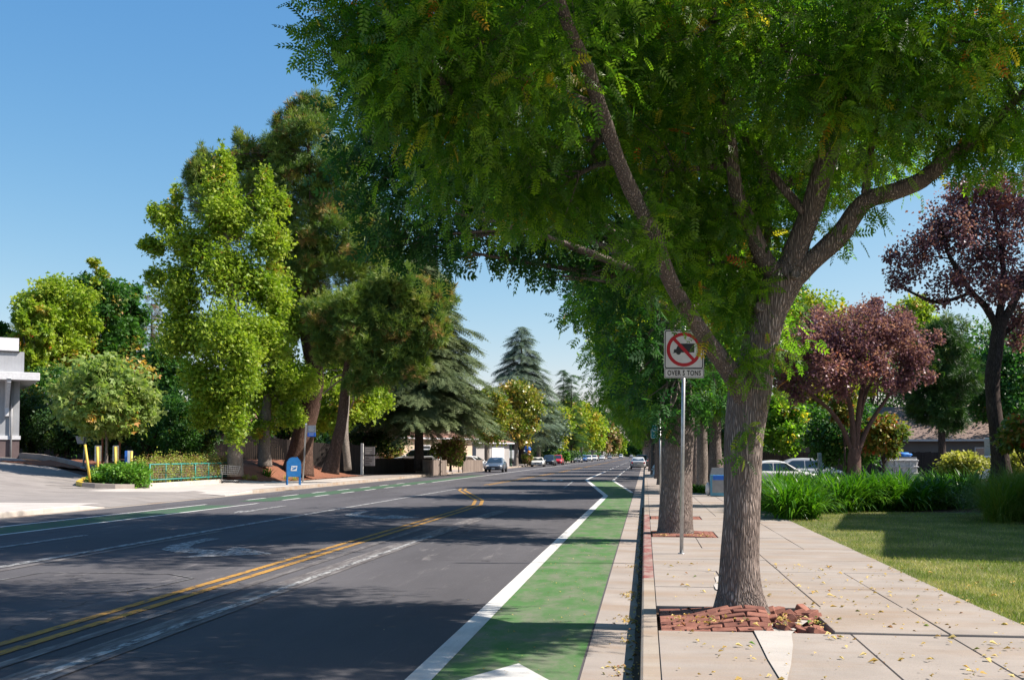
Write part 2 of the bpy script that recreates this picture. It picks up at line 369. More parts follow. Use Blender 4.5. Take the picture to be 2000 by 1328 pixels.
def crown(name, T, blobs, n_leaf, size, mat, seed=0, up=.6, droop=.35, sub=.30, nsub=26, autumn=.06, parent=None, hollow=.45, outw=.5):
    """leaf clumps spread through a set of ellipsoids (x,y,z,rx,ry,rz[,weight])"""
    r = np.random.default_rng(seed); Vs = []; Ts = []
    ws = np.array([(b[6] if len(b) > 6 else 1) * (b[3] * b[4] * b[5]) ** (2 / 3) for b in blobs]); ws = ws / ws.sum()
    for b, w in zip(blobs, ws):
        n = max(8, int(n_leaf * w)); c = np.array(b[:3]); rr = np.array(b[3:6])
        ns = nsub; d = nrm(r.normal(size=(ns, 3))); q = hollow + (1 - hollow) * r.random((ns, 1)) ** .6
        cc = c + d * q * rr; sr = rr * sub * (.6 + .8 * r.random((ns, 1)))
        ct = r.random(ns); aut = r.random(ns) < autumn
        k = r.integers(0, ns, n)
        g = r.normal(size=(n, 3)) * .55; l = np.linalg.norm(g, axis=1, keepdims=True); g = g / np.maximum(1, l / 1.7)
        Pn = cc[k] + g * sr[k]
        out = nrm(Pn - c) * outw + nrm(g + 1e-4) * .5
        A = out + r.normal(size=(n, 3)) * .55; A[:, 2] -= droop
        Nn = r.normal(size=(n, 3)) * .55; Nn[:, 2] += up
        t = np.clip(.12 + .50 * ct[k] + .32 * r.random(n), 0, .84); t = np.where(aut[k], .86 + .14 * r.random(n), t)
        V, tt = leaf_arrays(T, Pn, A, Nn, size * (.65 + .6 * r.random(n)), t); Vs.append(V); Ts.append(tt)
    V = np.concatenate(Vs); F = np.arange(len(V), dtype=np.int32).reshape(-1, 4)
    me = np_mesh(name, V, F, np.concatenate(Ts)); me.materials.append(mat)
    return me
def smooth_path(pts, rr, k=4):
    out = []; ro = []
    n = len(pts)
    for i in range(n - 1):
        p0, p1, p2, p3 = pts[max(i - 1, 0)], pts[i], pts[i + 1], pts[min(i + 2, n - 1)]
        for j in range(k):
            t = j / k
            out.append(.5 * ((2 * p1) + (p2 - p0) * t + (2 * p0 - 5 * p1 + 4 * p2 - p3) * t * t + (3 * p1 - p0 - 3 * p2 + p3) * t ** 3))
            ro.append(rr[i] + (rr[i + 1] - rr[i]) * t)
    out.append(pts[-1]); ro.append(rr[-1]); return out, ro
def limb(mb, pts, rr, n=8, k=4, wob=.12, seed=0, jit=0.0):
    pts = [Vector(p) for p in pts]
    if jit:
        r = random.Random(seed)
        pts = [pts[0]] + [p + Vector((r.uniform(-1, 1), r.uniform(-1, 1), r.uniform(-1, 1))) * jit for p in pts[1:]]
    a, b = smooth_path(pts, rr, k); mb.tube(a, b, n, True, wob, seed)
def branch_to(mb, start, target, r0, seed, n=6):
    r = random.Random(seed); s_, e = Vector(start), Vector(target); m = s_.lerp(e, .5); L = (e - s_).length
    m += Vector((r.uniform(-1, 1), r.uniform(-1, 1), r.uniform(-.2, .9))) * L * .12
    limb(mb, [s_, m, e], [r0, r0 * .6, r0 * .15], n, 4, .1, seed); return m, e
def auto_tree(nm, base, trunk_h, r0, blobs, T, n_leaf, size, leafmat, barkmat, label, cat='tree', group=None, seed=0, lean=(0, 0), twigs=3, kw=None, trunk_pts=None, nside=10, obj_origin=True):
    """tree thing > trunk, crown; blobs in world coordinates"""
    base = Vector(base); root = empty(nm, base, 0, label, cat, group)
    mb = MB(); r = random.Random(seed)
    if trunk_pts: pts = [Vector(p) - base for p, _ in trunk_pts]; rr = [q for _, q in trunk_pts]
    else:
        pts = [Vector((0, 0, -.1)), Vector((0, 0, trunk_h * .12)), Vector((lean[0] * .4, lean[1] * .4, trunk_h * .5)), Vector((lean[0], lean[1], trunk_h))]; rr = [r0 * 1.35, r0 * 1.05, r0 * .92, r0 * .8]
    limb(mb, pts, rr, nside, 5, .14, seed)
    fork = pts[-1]
    for i, b in enumerate(blobs):
        c = Vector(b[:3]) - base; st = fork
        if c.z < fork.z + .2: st = pts[-2].lerp(pts[-1], .6)
        m, e = branch_to(mb, st, c, rr[-1] * .62, seed * 31 + i)
        for q in range(twigs):
            d = Vector((r.gauss(0, 1), r.gauss(0, 1), r.gauss(.3, 1))).normalized()
            branch_to(mb, m.lerp(e, .1 + .5 * r.random()), c + Vector((d.x * b[3], d.y * b[4], d.z * b[5])) * .8, rr[-1] * .22, seed * 77 + i * 9 + q, 5)
    mb.build('trunk', barkmat, root)
    me = crown('crown', T, [tuple(np.array(b[:3]) - np.array(base)) + tuple(b[3:]) for b in blobs], n_leaf, size, leafmat, seed, **(kw or {}))
    link('crown', me, root); return root
def blob(u, v, D, r, ry=None, rz=None, w=1.0):
    p = P(u, v, D); return (p.x, p.y, p.z, r, ry or r, rz or r * .85, w)
def round_blobs(c, R, H, n, seed, k=.45, flatten=.8):
    r = random.Random(seed); out = []
    for i in range(n):
        th = i * 2.39996; z = -1 + 2 * (i + .5) / n; q = math.sqrt(1 - z * z) * (.75 + .3 * r.random())
        out.append((c[0] + R * .6 * q * math.cos(th), c[1] + R * .6 * q * math.sin(th), c[2] + H * .62 * z, R * k * (.8 + .4 * r.random()), R * k * (.8 + .4 * r.random()), R * k * flatten))
    return out
# ---------------------------------------------------------------- setting: land, road, kerbs, pavements
def sheet(name, x0, x1, y0, y1, z, mat, nx=1, ny=1, zf=None, kind='structure'):
    xs = np.linspace(x0, x1, nx + 1); ys = np.linspace(y0, y1, ny + 1)
    V = [(x, y, (zf(x, y) if zf else 0) + z) for y in ys for x in xs]
    F = [(j * (nx + 1) + i, j * (nx + 1) + i + 1, (j + 1) * (nx + 1) + i + 1, (j + 1) * (nx + 1) + i) for j in range(ny) for i in range(nx)]
    me = np_mesh(name, V, F, smooth=True); me.materials.append(mat); return tag(link(name, me), kind=kind)
def gbase(x, y):
    return (gz(x, y) if x <= -20.2 else .0) - .06
xs = np.concatenate([np.linspace(-3000, -80, 8), np.linspace(-75, -20.25, 80), np.array([-20, -17, -8, 0, 3, 10, 40, 80, 300, 3000])])
ys = np.concatenate([np.array([-400, -100, -30]), np.linspace(0, 130, 100), np.array([150, 200, 300, 500, 1000, 5000])])
V = [(x, y, gbase(x, y)) for y in ys for x in xs]; nx = len(xs)
F = [(j * nx + i, j * nx + i + 1, (j + 1) * nx + i + 1, (j + 1) * nx + i) for j in range(len(ys) - 1) for i in range(nx - 1)]
me = np_mesh('ground', V, F, smooth=True); me.materials.append(MT['soil']); tag(link('ground', me), kind='structure')
YN, YF = -12, 900
sheet('road', KL + .35, -.5, YN, YF, 0, MT['asphalt'], 1, 8)
# gutters
mb = MB(); segs = 60
for i in range(24):
    a, b_ = 4 + i * 3.05 - 6, 4 + (i + 1) * 3.05 - 6.012
    mb.poly([(-.5, a, .004), (-.05, a, -.010), (-.05, b_, -.010), (-.5, b_, .004)])
mb.poly([(-.5, 71.1, .004), (-.05, 71.1, -.01), (-.05, YF, -.01), (-.5, YF, .004)])
tag(mb.build('gutter', MT['concrete']), kind='structure')
mb = MB(); mb.poly([(KL, YN, .004), (KL + .35, YN, .004), (KL + .35, YF, .004), (KL, YF, .004)]); tag(mb.build('gutter', MT['kerb_concrete']), kind='structure')
def kerb(name, x0, x1, y0, y1, mat, z=.15, seg=3.05, side=-1, taper=0):
    mb = MB(); y = y0; i = 0
    while y < y1 - 1e-6:
        e = min(y + seg, y1); zz0 = zz1 = z
        if y - y0 < taper and y0 > YN: zz0 = .02
        if y1 - e < .01 and taper < 0: zz1 = .02
        r_ = .02; xo = x0 if side < 0 else x1; xi = x1 if side < 0 else x0; s_ = 1 if side < 0 else -1
        pr = [(xo, -.05), (xo + s_ * .004, .7), (xo + s_ * r_ * .5, .93), (xo + s_ * r_ * 1.4, 1.0), (xi, 1.0)]
        for k in range(len(pr) - 1):
            q = lambda p, zz: p[1] if p[1] < 0 else p[1] * zz
            mb.poly([(pr[k][0], y, q(pr[k], zz0)), (pr[k][0], e - .006, q(pr[k], zz1)), (pr[k + 1][0], e - .006, q(pr[k + 1], zz1)), (pr[k + 1][0], y, q(pr[k + 1], zz0))], k in (1, 2))
        y = e; i += 1
    return tag(mb.build(name, mat), kind='structure')
kerb('kerb', -.05, .10, YN + .4, 13.1, MT['kerb_concrete']); kerb('kerb', -.05, .10, 13.1, 27.0, MT['red_kerb_paint']); kerb('kerb', -.05, .10, 27, 130, MT['kerb_concrete'])
kerb('kerb', -.05, .10, 130, YF, MT['kerb_concrete'], seg=100)
kerb('kerb', KL - .15, KL, YN, 29.5, MT['pale_concrete'], side=1, z=.16)
kerb('kerb', KL - .15, KL, 29.5, 31.0, MT['pale_concrete'], side=1, z=.16, taper=-1)
kerb('kerb', KL - .15, KL, 40.5, 43.5, MT['pale_concrete'], side=1, taper=.5)
kerb('kerb', KL - .15, KL, 43.5, 130, MT['kerb_concrete'], side=1); kerb('kerb', KL - .15, KL, 130, YF, MT['kerb_concrete'], side=1, seg=100)
# dirt and leaves in the gutter line
mb = MB(); r = random.Random(2)
for i in range(90):
    a = 2 + i * .35; w0 = .05 + .03 * noise.noise(Vector((a * 2, 0, 0))) ; w1 = .05 + .03 * noise.noise(Vector(((a + .35) * 2, 0, 0)))
    mb.poly([(-.055 - w0, a, -.002), (-.055, a, .006), (-.055, a + .35, .006), (-.055 - w1, a + .35, -.002)])
tag(mb.build('gutter_dirt', MT['gutter_dirt']), label='dark line of dirt lying in the gutter along the right kerb', cat='dirt', kind='stuff')
# right pavement: slabs with open joints; holes for the tree pits
PITS = [(.12, 1.62, 9.25, 10.75), (.12, 1.35, 19.6, 21.2), (.12, 1.35, 25.0, 26.4)]
def slab(mb, x0, x1, y0, y1, z, r):
    g = .0045; x0 += g; x1 -= g; y0 += g; y1 -= g
    if x1 - x0 < .02 or y1 - y0 < .02: return
    q = [z + r.uniform(-.004, .004) for _ in range(4)]; e = .005
    t = [(x0 + e, y0 + e, q[0]), (x1 - e, y0 + e, q[1]), (x1 - e, y1 - e, q[2]), (x0 + e, y1 - e, q[3])]
    o = [(x0, y0, q[0] - e), (x1, y0, q[1] - e), (x1, y1, q[2] - e), (x0, y1, q[3] - e)]; bt = [(x, y, -.02) for x, y, _ in o]
    mb.poly(t)
    for i in range(4):
        j = (i + 1) % 4; mb.poly([o[i], o[j], t[j], t[i]], False); mb.poly([bt[i], bt[j], o[j], o[i]])
mb = MB(); r = random.Random(5)
XJ = [.10, .93, 1.76, 2.58, 3.38]; yy = [3.0, 6.15, 9.25, 10.75, 12.3, 14.0, 15.55, 17.4, 19.6, 21.2, 23.0, 25.0, 26.4, 28]
yy = [-12, -6, 0] + yy + [28 + 3.05 * i for i in range(1, 40)]
for j in range(len(yy) - 1):
    y0, y1 = yy[j], yy[j + 1]
    pit = [p for p in PITS if p[2] - .01 <= y0 and y1 <= p[3] + .01]
    zz = .15 + (.018 if 9.2 < y0 < 12.4 else 0)
    if pit:
        slab(mb, pit[0][1], 2.58, y0, y1, zz, r); slab(mb, 2.58, 3.38, y0, y1, zz, r)
    elif y0 < 0 or y0 > 60: slab(mb, .10, 3.38, y0, y1, .15, r)
    else:
        sp = [0, 4] if y0 < 0 else ([0, 1, 2, 3, 4] if (y0 < 14 or y0 > 26) else [0, 1, 3, 4])
        if abs(y0 - 14) < .1 or abs(y0 - 15.55) < .1: sp = [0, 2, 4]
        for a, b_ in zip(sp[:-1], sp[1:]): slab(mb, XJ[a], XJ[b_], y0, y1, .15, r)
tag(mb.build('pavement', MT['concrete']), kind='structure')
sheet('pavement', .10, 3.38, 147, YF, .15, MT['concrete'])
sheet('pavement_bed', .08, 3.40, YN, YF, .055, MT['gutter_dirt'])
# pale fresh-concrete repairs beside the first tree
def sheet_poly(name, pts, z, mat, kind='structure'):
    mb = MB(); mb.poly([(x, y, z) for x, y in pts]); return tag(mb.build(name, mat), kind=kind)
q = [GR(u, v) * (1.55 / 1.7) for u, v in ((1470, 1229), (1500, 1222), (1548, 1214), (1582, 1213), (1560, 1226), (1546, 1240), (1549, 1262), (1545, 1300), (1538, 1328), (1530, 1390), (1524, 1328), (1500, 1290))]
sheet_poly('pavement_patch', [(p.x, p.y) for p in q], .159, MT['patch_concrete'])
q = [GR(u, v) * (1.55 / 1.7) for u, v in ((1396, 1128), (1403, 1126), (1406, 1150), (1415, 1152), (1415, 1158), (1398, 1152), (1394, 1144), (1399, 1138))]
sheet_poly('pavement_patch', [(p.x, p.y) for p in q], .159, MT['patch_concrete'])
# left pavement and forecourt
sheet('pavement', -21.45, KL - .15, YN, 31, .155, MT['pale_concrete'])
me_pts = [(KL, 31), (KL, 40.5), (KL - .15, 40.5), (KL - .15, 41), (-23.6, 46), (-23.6, 44), (-21.5, 31), (KL - .15, 31)]
def drive_z(x, y):
    return gz(x, y) if x < -21.4 else .004 + .146 * sstep((KL - x) / 2.0)
mb = MB(); nxx, nyy = 60, 60
for j in range(nyy):
    for i in range(nxx):
        x0 = KL - i * .5; x1 = x0 - .5
        def lo(x): return 31 + max(0, (-21.4 - x)) * .15
        def hi(x): return 40.5 + max(0, (KL - x)) * .75
        f = lambda x, k: lo(x) + (hi(x) - lo(x)) * k / nyy
        mb.poly([(x, y, drive_z(x, y) + .006) for x, y in ((x0, f(x0, j)), (x0, f(x0, j + 1)), (x1, f(x1, j + 1)), (x1, f(x1, j)))], True)
tag(mb.build('driveway', MT['drive_surface']), kind='structure')
# far part of the driveway up to the building, then paved walk behind the left kerb
mb = MB()
for j in range(40):
    y0, y1 = 40.5 + j * .6, 41.1 + j * .6
    for i in range(9):
        xa = lambda y, k: (KL - .15) + ((-23.3 if y < 54 else -23.3 + 3.0 * sstep((y - 54) / 4)) - (KL - .15)) * k / 9
        zk = lambda x, y: max(gz(x, y) + .008, .158) if x < KL - 2 or y > 43.6 else .02 + .138 * min(1, max((y - 40.5) / 3.05, (KL - x) / 2.0))
        mb.poly([(xa(y, k), y, zk(xa(y, k), y)) for y, k in ((y0, i), (y1, i), (y1, i + 1), (y0, i + 1))], True)
tag(mb.build('pavement', MT['pale_concrete']), kind='structure')
sheet('pavement', -20.3, KL - .15, 64.5, YF, .158, MT['concrete'], 1, 10)
# mulch beds
def land_patch(name, poly, mat, dz=.02, step=.5, kind='structure', rough=.0):
    xs_ = [p[0] for p in poly]; ys_ = [p[1] for p in poly]; mb = MB()
    def inside(x, y):
        c = False; n = len(poly)
        for i in range(n):
            x1, y1 = poly[i]; x2, y2 = poly[(i + 1) % n]
            if (y1 > y) != (y2 > y) and x < (x2 - x1) * (y - y1) / (y2 - y1) + x1: c = not c
        return c
    x = min(xs_)
    zf = lambda x, y: gz(x, y) + dz + rough * noise.noise(Vector((x * 3, y * 3, 0)))
    while x < max(xs_):
        y = min(ys_)
        while y < max(ys_):
            if inside(x + step / 2, y + step / 2): mb.poly([(a, b_, zf(a, b_)) for a, b_ in ((x, y), (x + step, y), (x + step, y + step), (x, y + step))], True)
            y += step
        x += step
    me = mb.mesh(name, [mat])
    import bmesh
    bm = bmesh.new(); bm.from_mesh(me); bmesh.ops.remove_doubles(bm, verts=bm.verts, dist=.001); bm.to_mesh(me); bm.free()
    return tag(link(name, me), kind=kind)
land_patch('mulch_bed', [(-23.2, 53), (-21.3, 55), (-20.3, 58), (-20.3, 72.5), (-31, 74), (-34, 50), (-26, 53)], MT['mulch'], .05, .25, rough=.06)
land_patch('mulch_bed', [(-20.3, 77), (-20.3, 95), (-30, 100), (-30, 77)], MT['mulch'], .03, .5, rough=.05)
land_patch('mulch_bed', [(-20.3, 99), (-20.3, 112), (-26, 112), (-26, 99)], MT['mulch'], .03, .5, rough=.05)
land_patch('driveway', [(-20.3, 72.5), (-20.3, 77), (-36, 79), (-36, 74)], MT['lot_asphalt'], .03, .5)
# lawn and car park on the right
sheet('lawn', 3.42, 14, 2, 29.5, .125, MT['lawn_soil'], 6, 10)
sheet('car_park', 3.5, 60, 33, 66, .02, MT['lot_asphalt'])
sheet('planting_bed', 3.42, 16, 29.6, 33, .11, MT['soil'])
# ---------------------------------------------------------------- road markings
MARKS = MB()
def strip(pts, w, mat, z=.008, name='road_marking', seglen=None):
    mb = MB()
    for (a, b_) in zip(pts[:-1], pts[1:]):
        pass
    n = len(pts); L = []; R = []
    for i in range(n):
        p = Vector(pts[i]); t = Vector((0, 0))
        if i < n - 1: t += (Vector(pts[i + 1]) - p).normalized()
        if i > 0: t += (p - Vector(pts[i - 1])).normalized()
        t.normalize(); s_ = Vector((-t.y, t.x)) * w / 2; L.append(p + s_); R.append(p - s_)
    for i in range(n - 1): mb.poly([(R[i].x, R[i].y, z), (R[i + 1].x, R[i + 1].y, z), (L[i + 1].x, L[i + 1].y, z), (L[i].x, L[i].y, z)])
    return tag(mb.build(name, mat), kind='structure')
def dashes(x0, y0, x1, y1, n, duty, w, mat, z=.008):
    mb = MB()
    for i in range(n):
        a = i / n; b_ = (i + duty) / n
        p = Vector((x0 + (x1 - x0) * a, y0 + (y1 - y0) * a)); q = Vector((x0 + (x1 - x0) * b_, y0 + (y1 - y0) * b_)); s_ = (q - p).normalized(); s_ = Vector((-s_.y, s_.x)) * w / 2
        mb.poly([(p.x - s_.x, p.y - s_.y, z), (q.x - s_.x, q.y - s_.y, z), (q.x + s_.x, q.y + s_.y, z), (p.x + s_.x, p.y + s_.y, z)])
    return tag(mb.build('road_marking', mat), kind='structure')
def area(pts, mat, z=.004, name='road_marking'): return sheet_poly(name, pts, z, mat)
area([(-1.72, -5), (-.52, -5), (-.52, 44), (-.62, 46.6), (-2.1, 68), (-3.7, 68), (-1.58, 42.6)], MT['green_lane_paint'])
strip([(-1.74, -5), (-1.62, 42.6), (-4.0, 70), (-4.0, 104)], .20, MT['white_paint']); dashes(-4.0, 110, -4.0, 300, 22, .4, .15, MT['white_paint'])
strip([(-.58, 46.2), (-2.12, 68)], .15, MT['white_paint']); dashes(-2.12, 69, -2.15, 110, 7, .55, .15, MT['white_paint']); dashes(-2.15, 116, -2.15, 260, 22, .5, .15, MT['white_paint'])
strip([(-4.6, 66), (-4.1, 52)], .10, MT['white_worn'])
for dx in (-5.76, -5.50): strip([(dx, -5), (dx + .04, 31), (dx - .05, 34.5), (dx - .55, 38), (dx - 3.1, 48.5), (dx - 3.45, 51)], .12, MT['yellow_paint'])
for dx in (-9.0, -8.72): strip([(dx, 57), (dx + .6, 100), (dx + .8, 500)], .13, MT['yellow_paint'])
strip([(-4.72, -5), (-4.62, 14), (-4.42, 28), (-4.3, 31)], .42, MT['scrape_band'])
strip([(-4.62, 6), (-4.56, 14), (-4.42, 21)], .10, MT['white_worn'], .012)
strip([(-5.22, -5), (-5.1, 24)], .14, MT['scrape_band'])
strip([(-9.7, -5), (-9.68, 22), (-9.5, 35), (-9.3, 50)], .19, MT['white_worn']); strip([(-9.42, -5), (-9.40, 22)], .16, MT['scrape_band'], .006)
area([(-15.35, -5), (-13.75, -5), (-13.55, 33), (-14.75, 33)], MT['green_lane_worn'])
strip([(-13.75, -5), (-13.45, 34.5)], .13, MT['white_paint']); strip([(-15.42, -5), (-14.9, 33.5)], .13, MT['white_paint'])
area([(-14.8, 36), (-13.5, 36), (-13.05, 62), (-14.3, 62)], MT['green_lane_worn']); dashes(-13.45, 37, -13.05, 62, 7, .5, .14, MT['white_paint']); dashes(-14.85, 37, -14.3, 62, 7, .5, .14, MT['white_paint'])
area([(-14.3, 62), (-13.05, 62), (-13.1, 84), (-14.2, 84)], MT['green_lane_worn']); strip([(-13.0, 62), (-13.1, 400)], .15, MT['white_paint'])
# centre-lane turn arrows and lane arrows (as wide painted shapes)
def arrow(ox, oy, s_=1.0):
    pts = [(-8.85, 19.9), (-8.55, 19.9), (-8.50, 18.6), (-8.3, 17.95), (-7.9, 17.6), (-7.42, 17.42), (-7.5, 18.2), (-6.3, 16.95), (-7.6, 16.1), (-7.55, 16.85), (-8.1, 17.0), (-8.6, 17.45), (-8.85, 18.3)]
    area([(x + ox, 17 + (y - 17) * s_ + oy) for x, y in pts], MT['white_worn'], .008)
arrow(0, 0); arrow(.35, 10.2)
def straight(x, y, L=3.2):
    area([(x - .09, y), (x - .09, y + L), (x + .09, y + L), (x + .09, y), (x + .32, y), (x, y - 1.2), (x - .32, y)], MT['white_worn'], .008)
straight(-11.75, 17.2); straight(-11.9, 29.8)
q = [GR(u, v) for u, v in ((0, 1134), (84, 1118), (230, 1119), (330, 1121), (378, 1130), (300, 1148), (250, 1155), (150, 1160))]
strip([(p.x, p.y) for p in q], .05, MT['ghost_white'])
area([(-1.03, 8.35), (-.72, 7.75), (-.72, 7.2), (-.95, 7.5), (-.95, 5), (-1.13, 5), (-1.13, 7.5), (-1.45, 7.2), (-1.45, 7.6)], MT['white_paint'], .008)
q = GR(1075, 938)
text_mesh('road_marking', '30', 1.5, MT['white_paint'], Matrix.Translation((q.x, q.y, .009)) @ Matrix.Diagonal((1.0, 2.6, 1, 1)), .001, spacing=1.3, bold=.02)['kind'] = 'structure'
strip([(-5.6, 46), (-4.8, 46.3)], .18, MT['white_worn'])
area([(KL + .1, 47), (KL - .1 + .2, 48.0), (KL + .34, 48.0), (KL + .34, 47)], MT['gutter_dirt'], .01)
# ---------------------------------------------------------------- lawn blades, fallen leaves
def in_lawn(x, y): return x > 3.40 + .10 * noise.noise(Vector((0, y * .9, 3)))
r = np.random.default_rng(4)
n = 150000; y = 5 + 24 * r.random(n) ** 1.25; x = 3.36 + r.random(n) * np.maximum(.5, (.40 * y + .8) - 3.0)
Pn = np.stack([x, y, np.full(n, .12)], 1); A = r.normal(size=(n, 3)) * .55; A[:, 2] = 1
big = np.array([noise.noise(Vector((a * .9, b * .9, 0))) + .5 * noise.noise(Vector((a * 3, b * 3, 5))) for a, b in zip(x, y)])
Tb = np.array([(0, -.06, 0), (.6, -.035, .02), (1, 0, .1), (.6, .035, .02)], dtype=np.float32)
V, tt = leaf_arrays(Tb, Pn, A, r.normal(size=(n, 3)), .045 + .035 * r.random(n), np.clip(.42 + big * .55 + .22 * r.normal(size=n), 0, 1))
me = np_mesh('grass', V, np.arange(len(V)).reshape(-1, 4), tt); me.materials.append(MT['lawn_blade'])
tag(link('grass', me), 'short patchy green and straw coloured lawn grass beside the pavement', 'grass', kind='stuff')
def litter(name, label, pts, z, smin, smax, seed):
    r = np.random.default_rng(seed); n = len(pts)
    Pn = np.array([(a, b, z + .008 * r.random()) for a, b in pts]); A = r.normal(size=(n, 3)); A[:, 2] *= .12
    Nn = r.normal(size=(n, 3)) * .3; Nn[:, 2] += 1
    T = np.concatenate([np.array(kite(0, 0, 1, 0, 1, .25, .25)), np.array(kite(.1, 0, .8, .7, .6, .16, .2)) + (0, 0, .02)]).astype(np.float32)
    V, tt = leaf_arrays(T, Pn, A, Nn, smin + (smax - smin) * r.random(n) ** 2, r.random(n))
    me = np_mesh(name, V, np.arange(len(V)).reshape(-1, 4), tt); me.materials.append(MT['litter_leaf'])
    return tag(link(name, me), label, 'fallen leaves', kind='stuff')
rr = random.Random(9)
litter('fallen_leaves', 'small yellow leaves scattered over the pavement slabs', [(.2 + 3.3 * rr.random() ** .7, 5.5 + 9.5 * rr.random() ** 1.3) for _ in range(620)], .165, .02, .085, 1)
litter('fallen_leaves', 'yellow leaves gathered in the right hand gutter', [(-.06 - abs(rr.gauss(0, .05)), 6 + 24 * rr.random()) for _ in range(380)] + [(-.12 - abs(rr.gauss(0, .1)), rr.choice([8.2, 9.6, 12.6, 15.8, 10.7]) + rr.gauss(0, .16)) for _ in range(150)], .002, .025, .06, 2)
litter('fallen_leaves', 'a few yellow leaves lying on the lawn', [(3.5 + 3.4 * rr.random(), 8 + 7 * rr.random()) for _ in range(150)], .17, .03, .07, 3)
litter('fallen_leaves', 'tiny pale leaves dotted over the green cycle lane', [(-.55 - 1.1 * rr.random(), 6 + 14 * rr.random()) for _ in range(170)] + [(-2 - 9 * rr.random(), 6 + 22 * rr.random()) for _ in range(40)], .008, .012, .03, 4)
litter('fallen_leaves', 'dry leaves caught among the bricks round the nearest trunk', [(.2 + 1.5 * rr.random(), 9.3 + .6 * rr.random()) for _ in range(110)], .21, .025, .07, 5)
litter('fallen_leaves', 'dry leaves on the red bricks round the second trunk', [(.2 + 1.1 * rr.random(), 19.65 + .5 * rr.random()) for _ in range(60)], .17, .03, .07, 6)
# ---------------------------------------------------------------- bricks round the street trees
def pit_z(x, y): return .13 + .14 * math.exp(-((x - .95) / .45) ** 2 - ((y - 10.0) / .6) ** 2)
def brick_field(name, x0, x1, y0, y1, label, hf, seed, skip=None, tilt=.06):
    mb = MB(); r = random.Random(seed); j = 0; y = y0
    bw, bh = .225, .122
    while y + bh < y1 + .02:
        x = x0 - (bw / 2 if j % 2 else 0)
        while x < x1 - .05:
            a, b_ = max(x, x0), min(x + bw, x1)
            cx, cy = (a + b_) / 2, y + bh / 2
            if b_ - a > .06 and not (skip and skip(cx, cy)):
                z = hf(cx, cy); e = .05
                nn = Vector((-(hf(cx + e, cy) - hf(cx - e, cy)) / (2 * e), -(hf(cx, cy + e) - hf(cx, cy - e)) / (2 * e), 1)).normalized()
                M = Matrix.Translation((cx, cy, z - .03)) @ nn.to_track_quat('Z', 'Y').to_matrix().to_4x4() @ Matrix.Rotation(-math.atan2(0, 1) + r.gauss(0, tilt), 4, 'Z') @ Matrix.Rotation(r.gauss(0, tilt), 4, 'X')
                # keep long side along X
                q = nn.to_track_quat('Z', 'Y').to_matrix().to_4x4(); xa = q @ Vector((1, 0, 0)); th = math.atan2(xa.y, xa.x)
                M = Matrix.Translation((cx, cy, z - .03)) @ q @ Matrix.Rotation(-th + r.gauss(0, tilt), 4, 'Z') @ Matrix.Rotation(r.gauss(0, tilt), 4, 'X')
                mb.cur = 0 if r.random() < .65 else 1
                mb.box((0, 0, 0), (b_ - a - .012, bh - .012, .06), M=M, bev=.006)
            x += bw
        y += bh + .004; j += 1
    o = mb.build(name, [MT['brick'], MT['brick_dark']]); return tag(o, label, 'brick paving')
tr = lambda x, y: (x - .96) ** 2 + (y - 10.28) ** 2 < .24 ** 2
brick_field('brick_paving', .125, 1.12, 9.27, 10.72, 'heaved red bricks laid round the nearest tree trunk', pit_z, 1, tr, .07)
brick_field('brick_paving', .125, 1.34, 19.62, 21.18, 'flat red bricks laid round the second tree trunk', lambda x, y: .15 + .03 * math.exp(-((x - .65) / .5) ** 2), 2, lambda x, y: (x - .66) ** 2 + (y - 20.5) ** 2 < .36 ** 2, .03)
brick_field('brick_paving', .125, 1.34, 25.02, 26.38, 'red bricks set in the pavement beyond the second tree trunk', lambda x, y: .15, 3, None, .02)
bm_ = MB(); bm_.box((0, 0, 0), (.20, .095, .058), bev=.006); brick_me = [bm_.mesh('loose_brick', [MT['brick']]), bm_.mesh('loose_brick', [MT['brick_dark']])]
r = random.Random(21)
for i in range(30):
    x = 1.18 + .40 * r.random(); y = 9.34 + 1.3 * r.random()
    if i > 20: x = 1.1 + .25 * r.random(); y = 9.35 + .6 * r.random()
    o = link('loose_brick', brick_me[i % 3 == 0], None, (x, y, .085 + .05 * r.random() + (.03 if i % 2 else 0)))
    o.rotation_euler = (r.gauss(0, .35), r.gauss(0, .35), r.uniform(0, 3.1))
    tag(o, 'loose tilted red brick in the sunken pit right of the nearest trunk', 'brick', 'loose bricks in the sunken tree pit')
o = sheet('pit_soil', .10, 1.64, 9.24, 10.76, .075, MT['soil']); o.name = 'soil'
# ---------------------------------------------------------------- the big street tree
TP = T_pinnate(6, 1, .26, .05)
TP4 = T_pinnate(4, 1, .42, .085)
def pth(lst): return [P(u, v, D) for u, v, D, *_ in lst]
base = P(1447, 1182, 10.25); base.z = .15
root = empty('ash_tree', base, 0, 'largest, nearest street tree, its ridged trunk rising from heaved bricks', 'tree', 'street trees along the right pavement')
mb = MB(); L = lambda lst: [P(u, v, D) - base for u, v, D, q in lst]
px = lambda q, D: q * D / 2000 / 2
def ll(lst, n=10, k=5, seed=0, wob=.12):
    limb(mb, L(lst), [px(q, D) for u, v, D, q in lst], n, k, wob, seed)
ll([(1447, 1215, 10.2, 118), (1446, 1188, 10.2, 104), (1446, 1150, 10.2, 84), (1446, 1100, 10.2, 76), (1449, 980, 10.2, 71), (1455, 860, 10.2, 75), (1466, 770, 10.2, 84), (1480, 690, 10.2, 70), (1502, 610, 10.2, 66), (1530, 545, 10.2, 76), (1540, 520, 10.2, 60)], 40, 8, 3, .10)
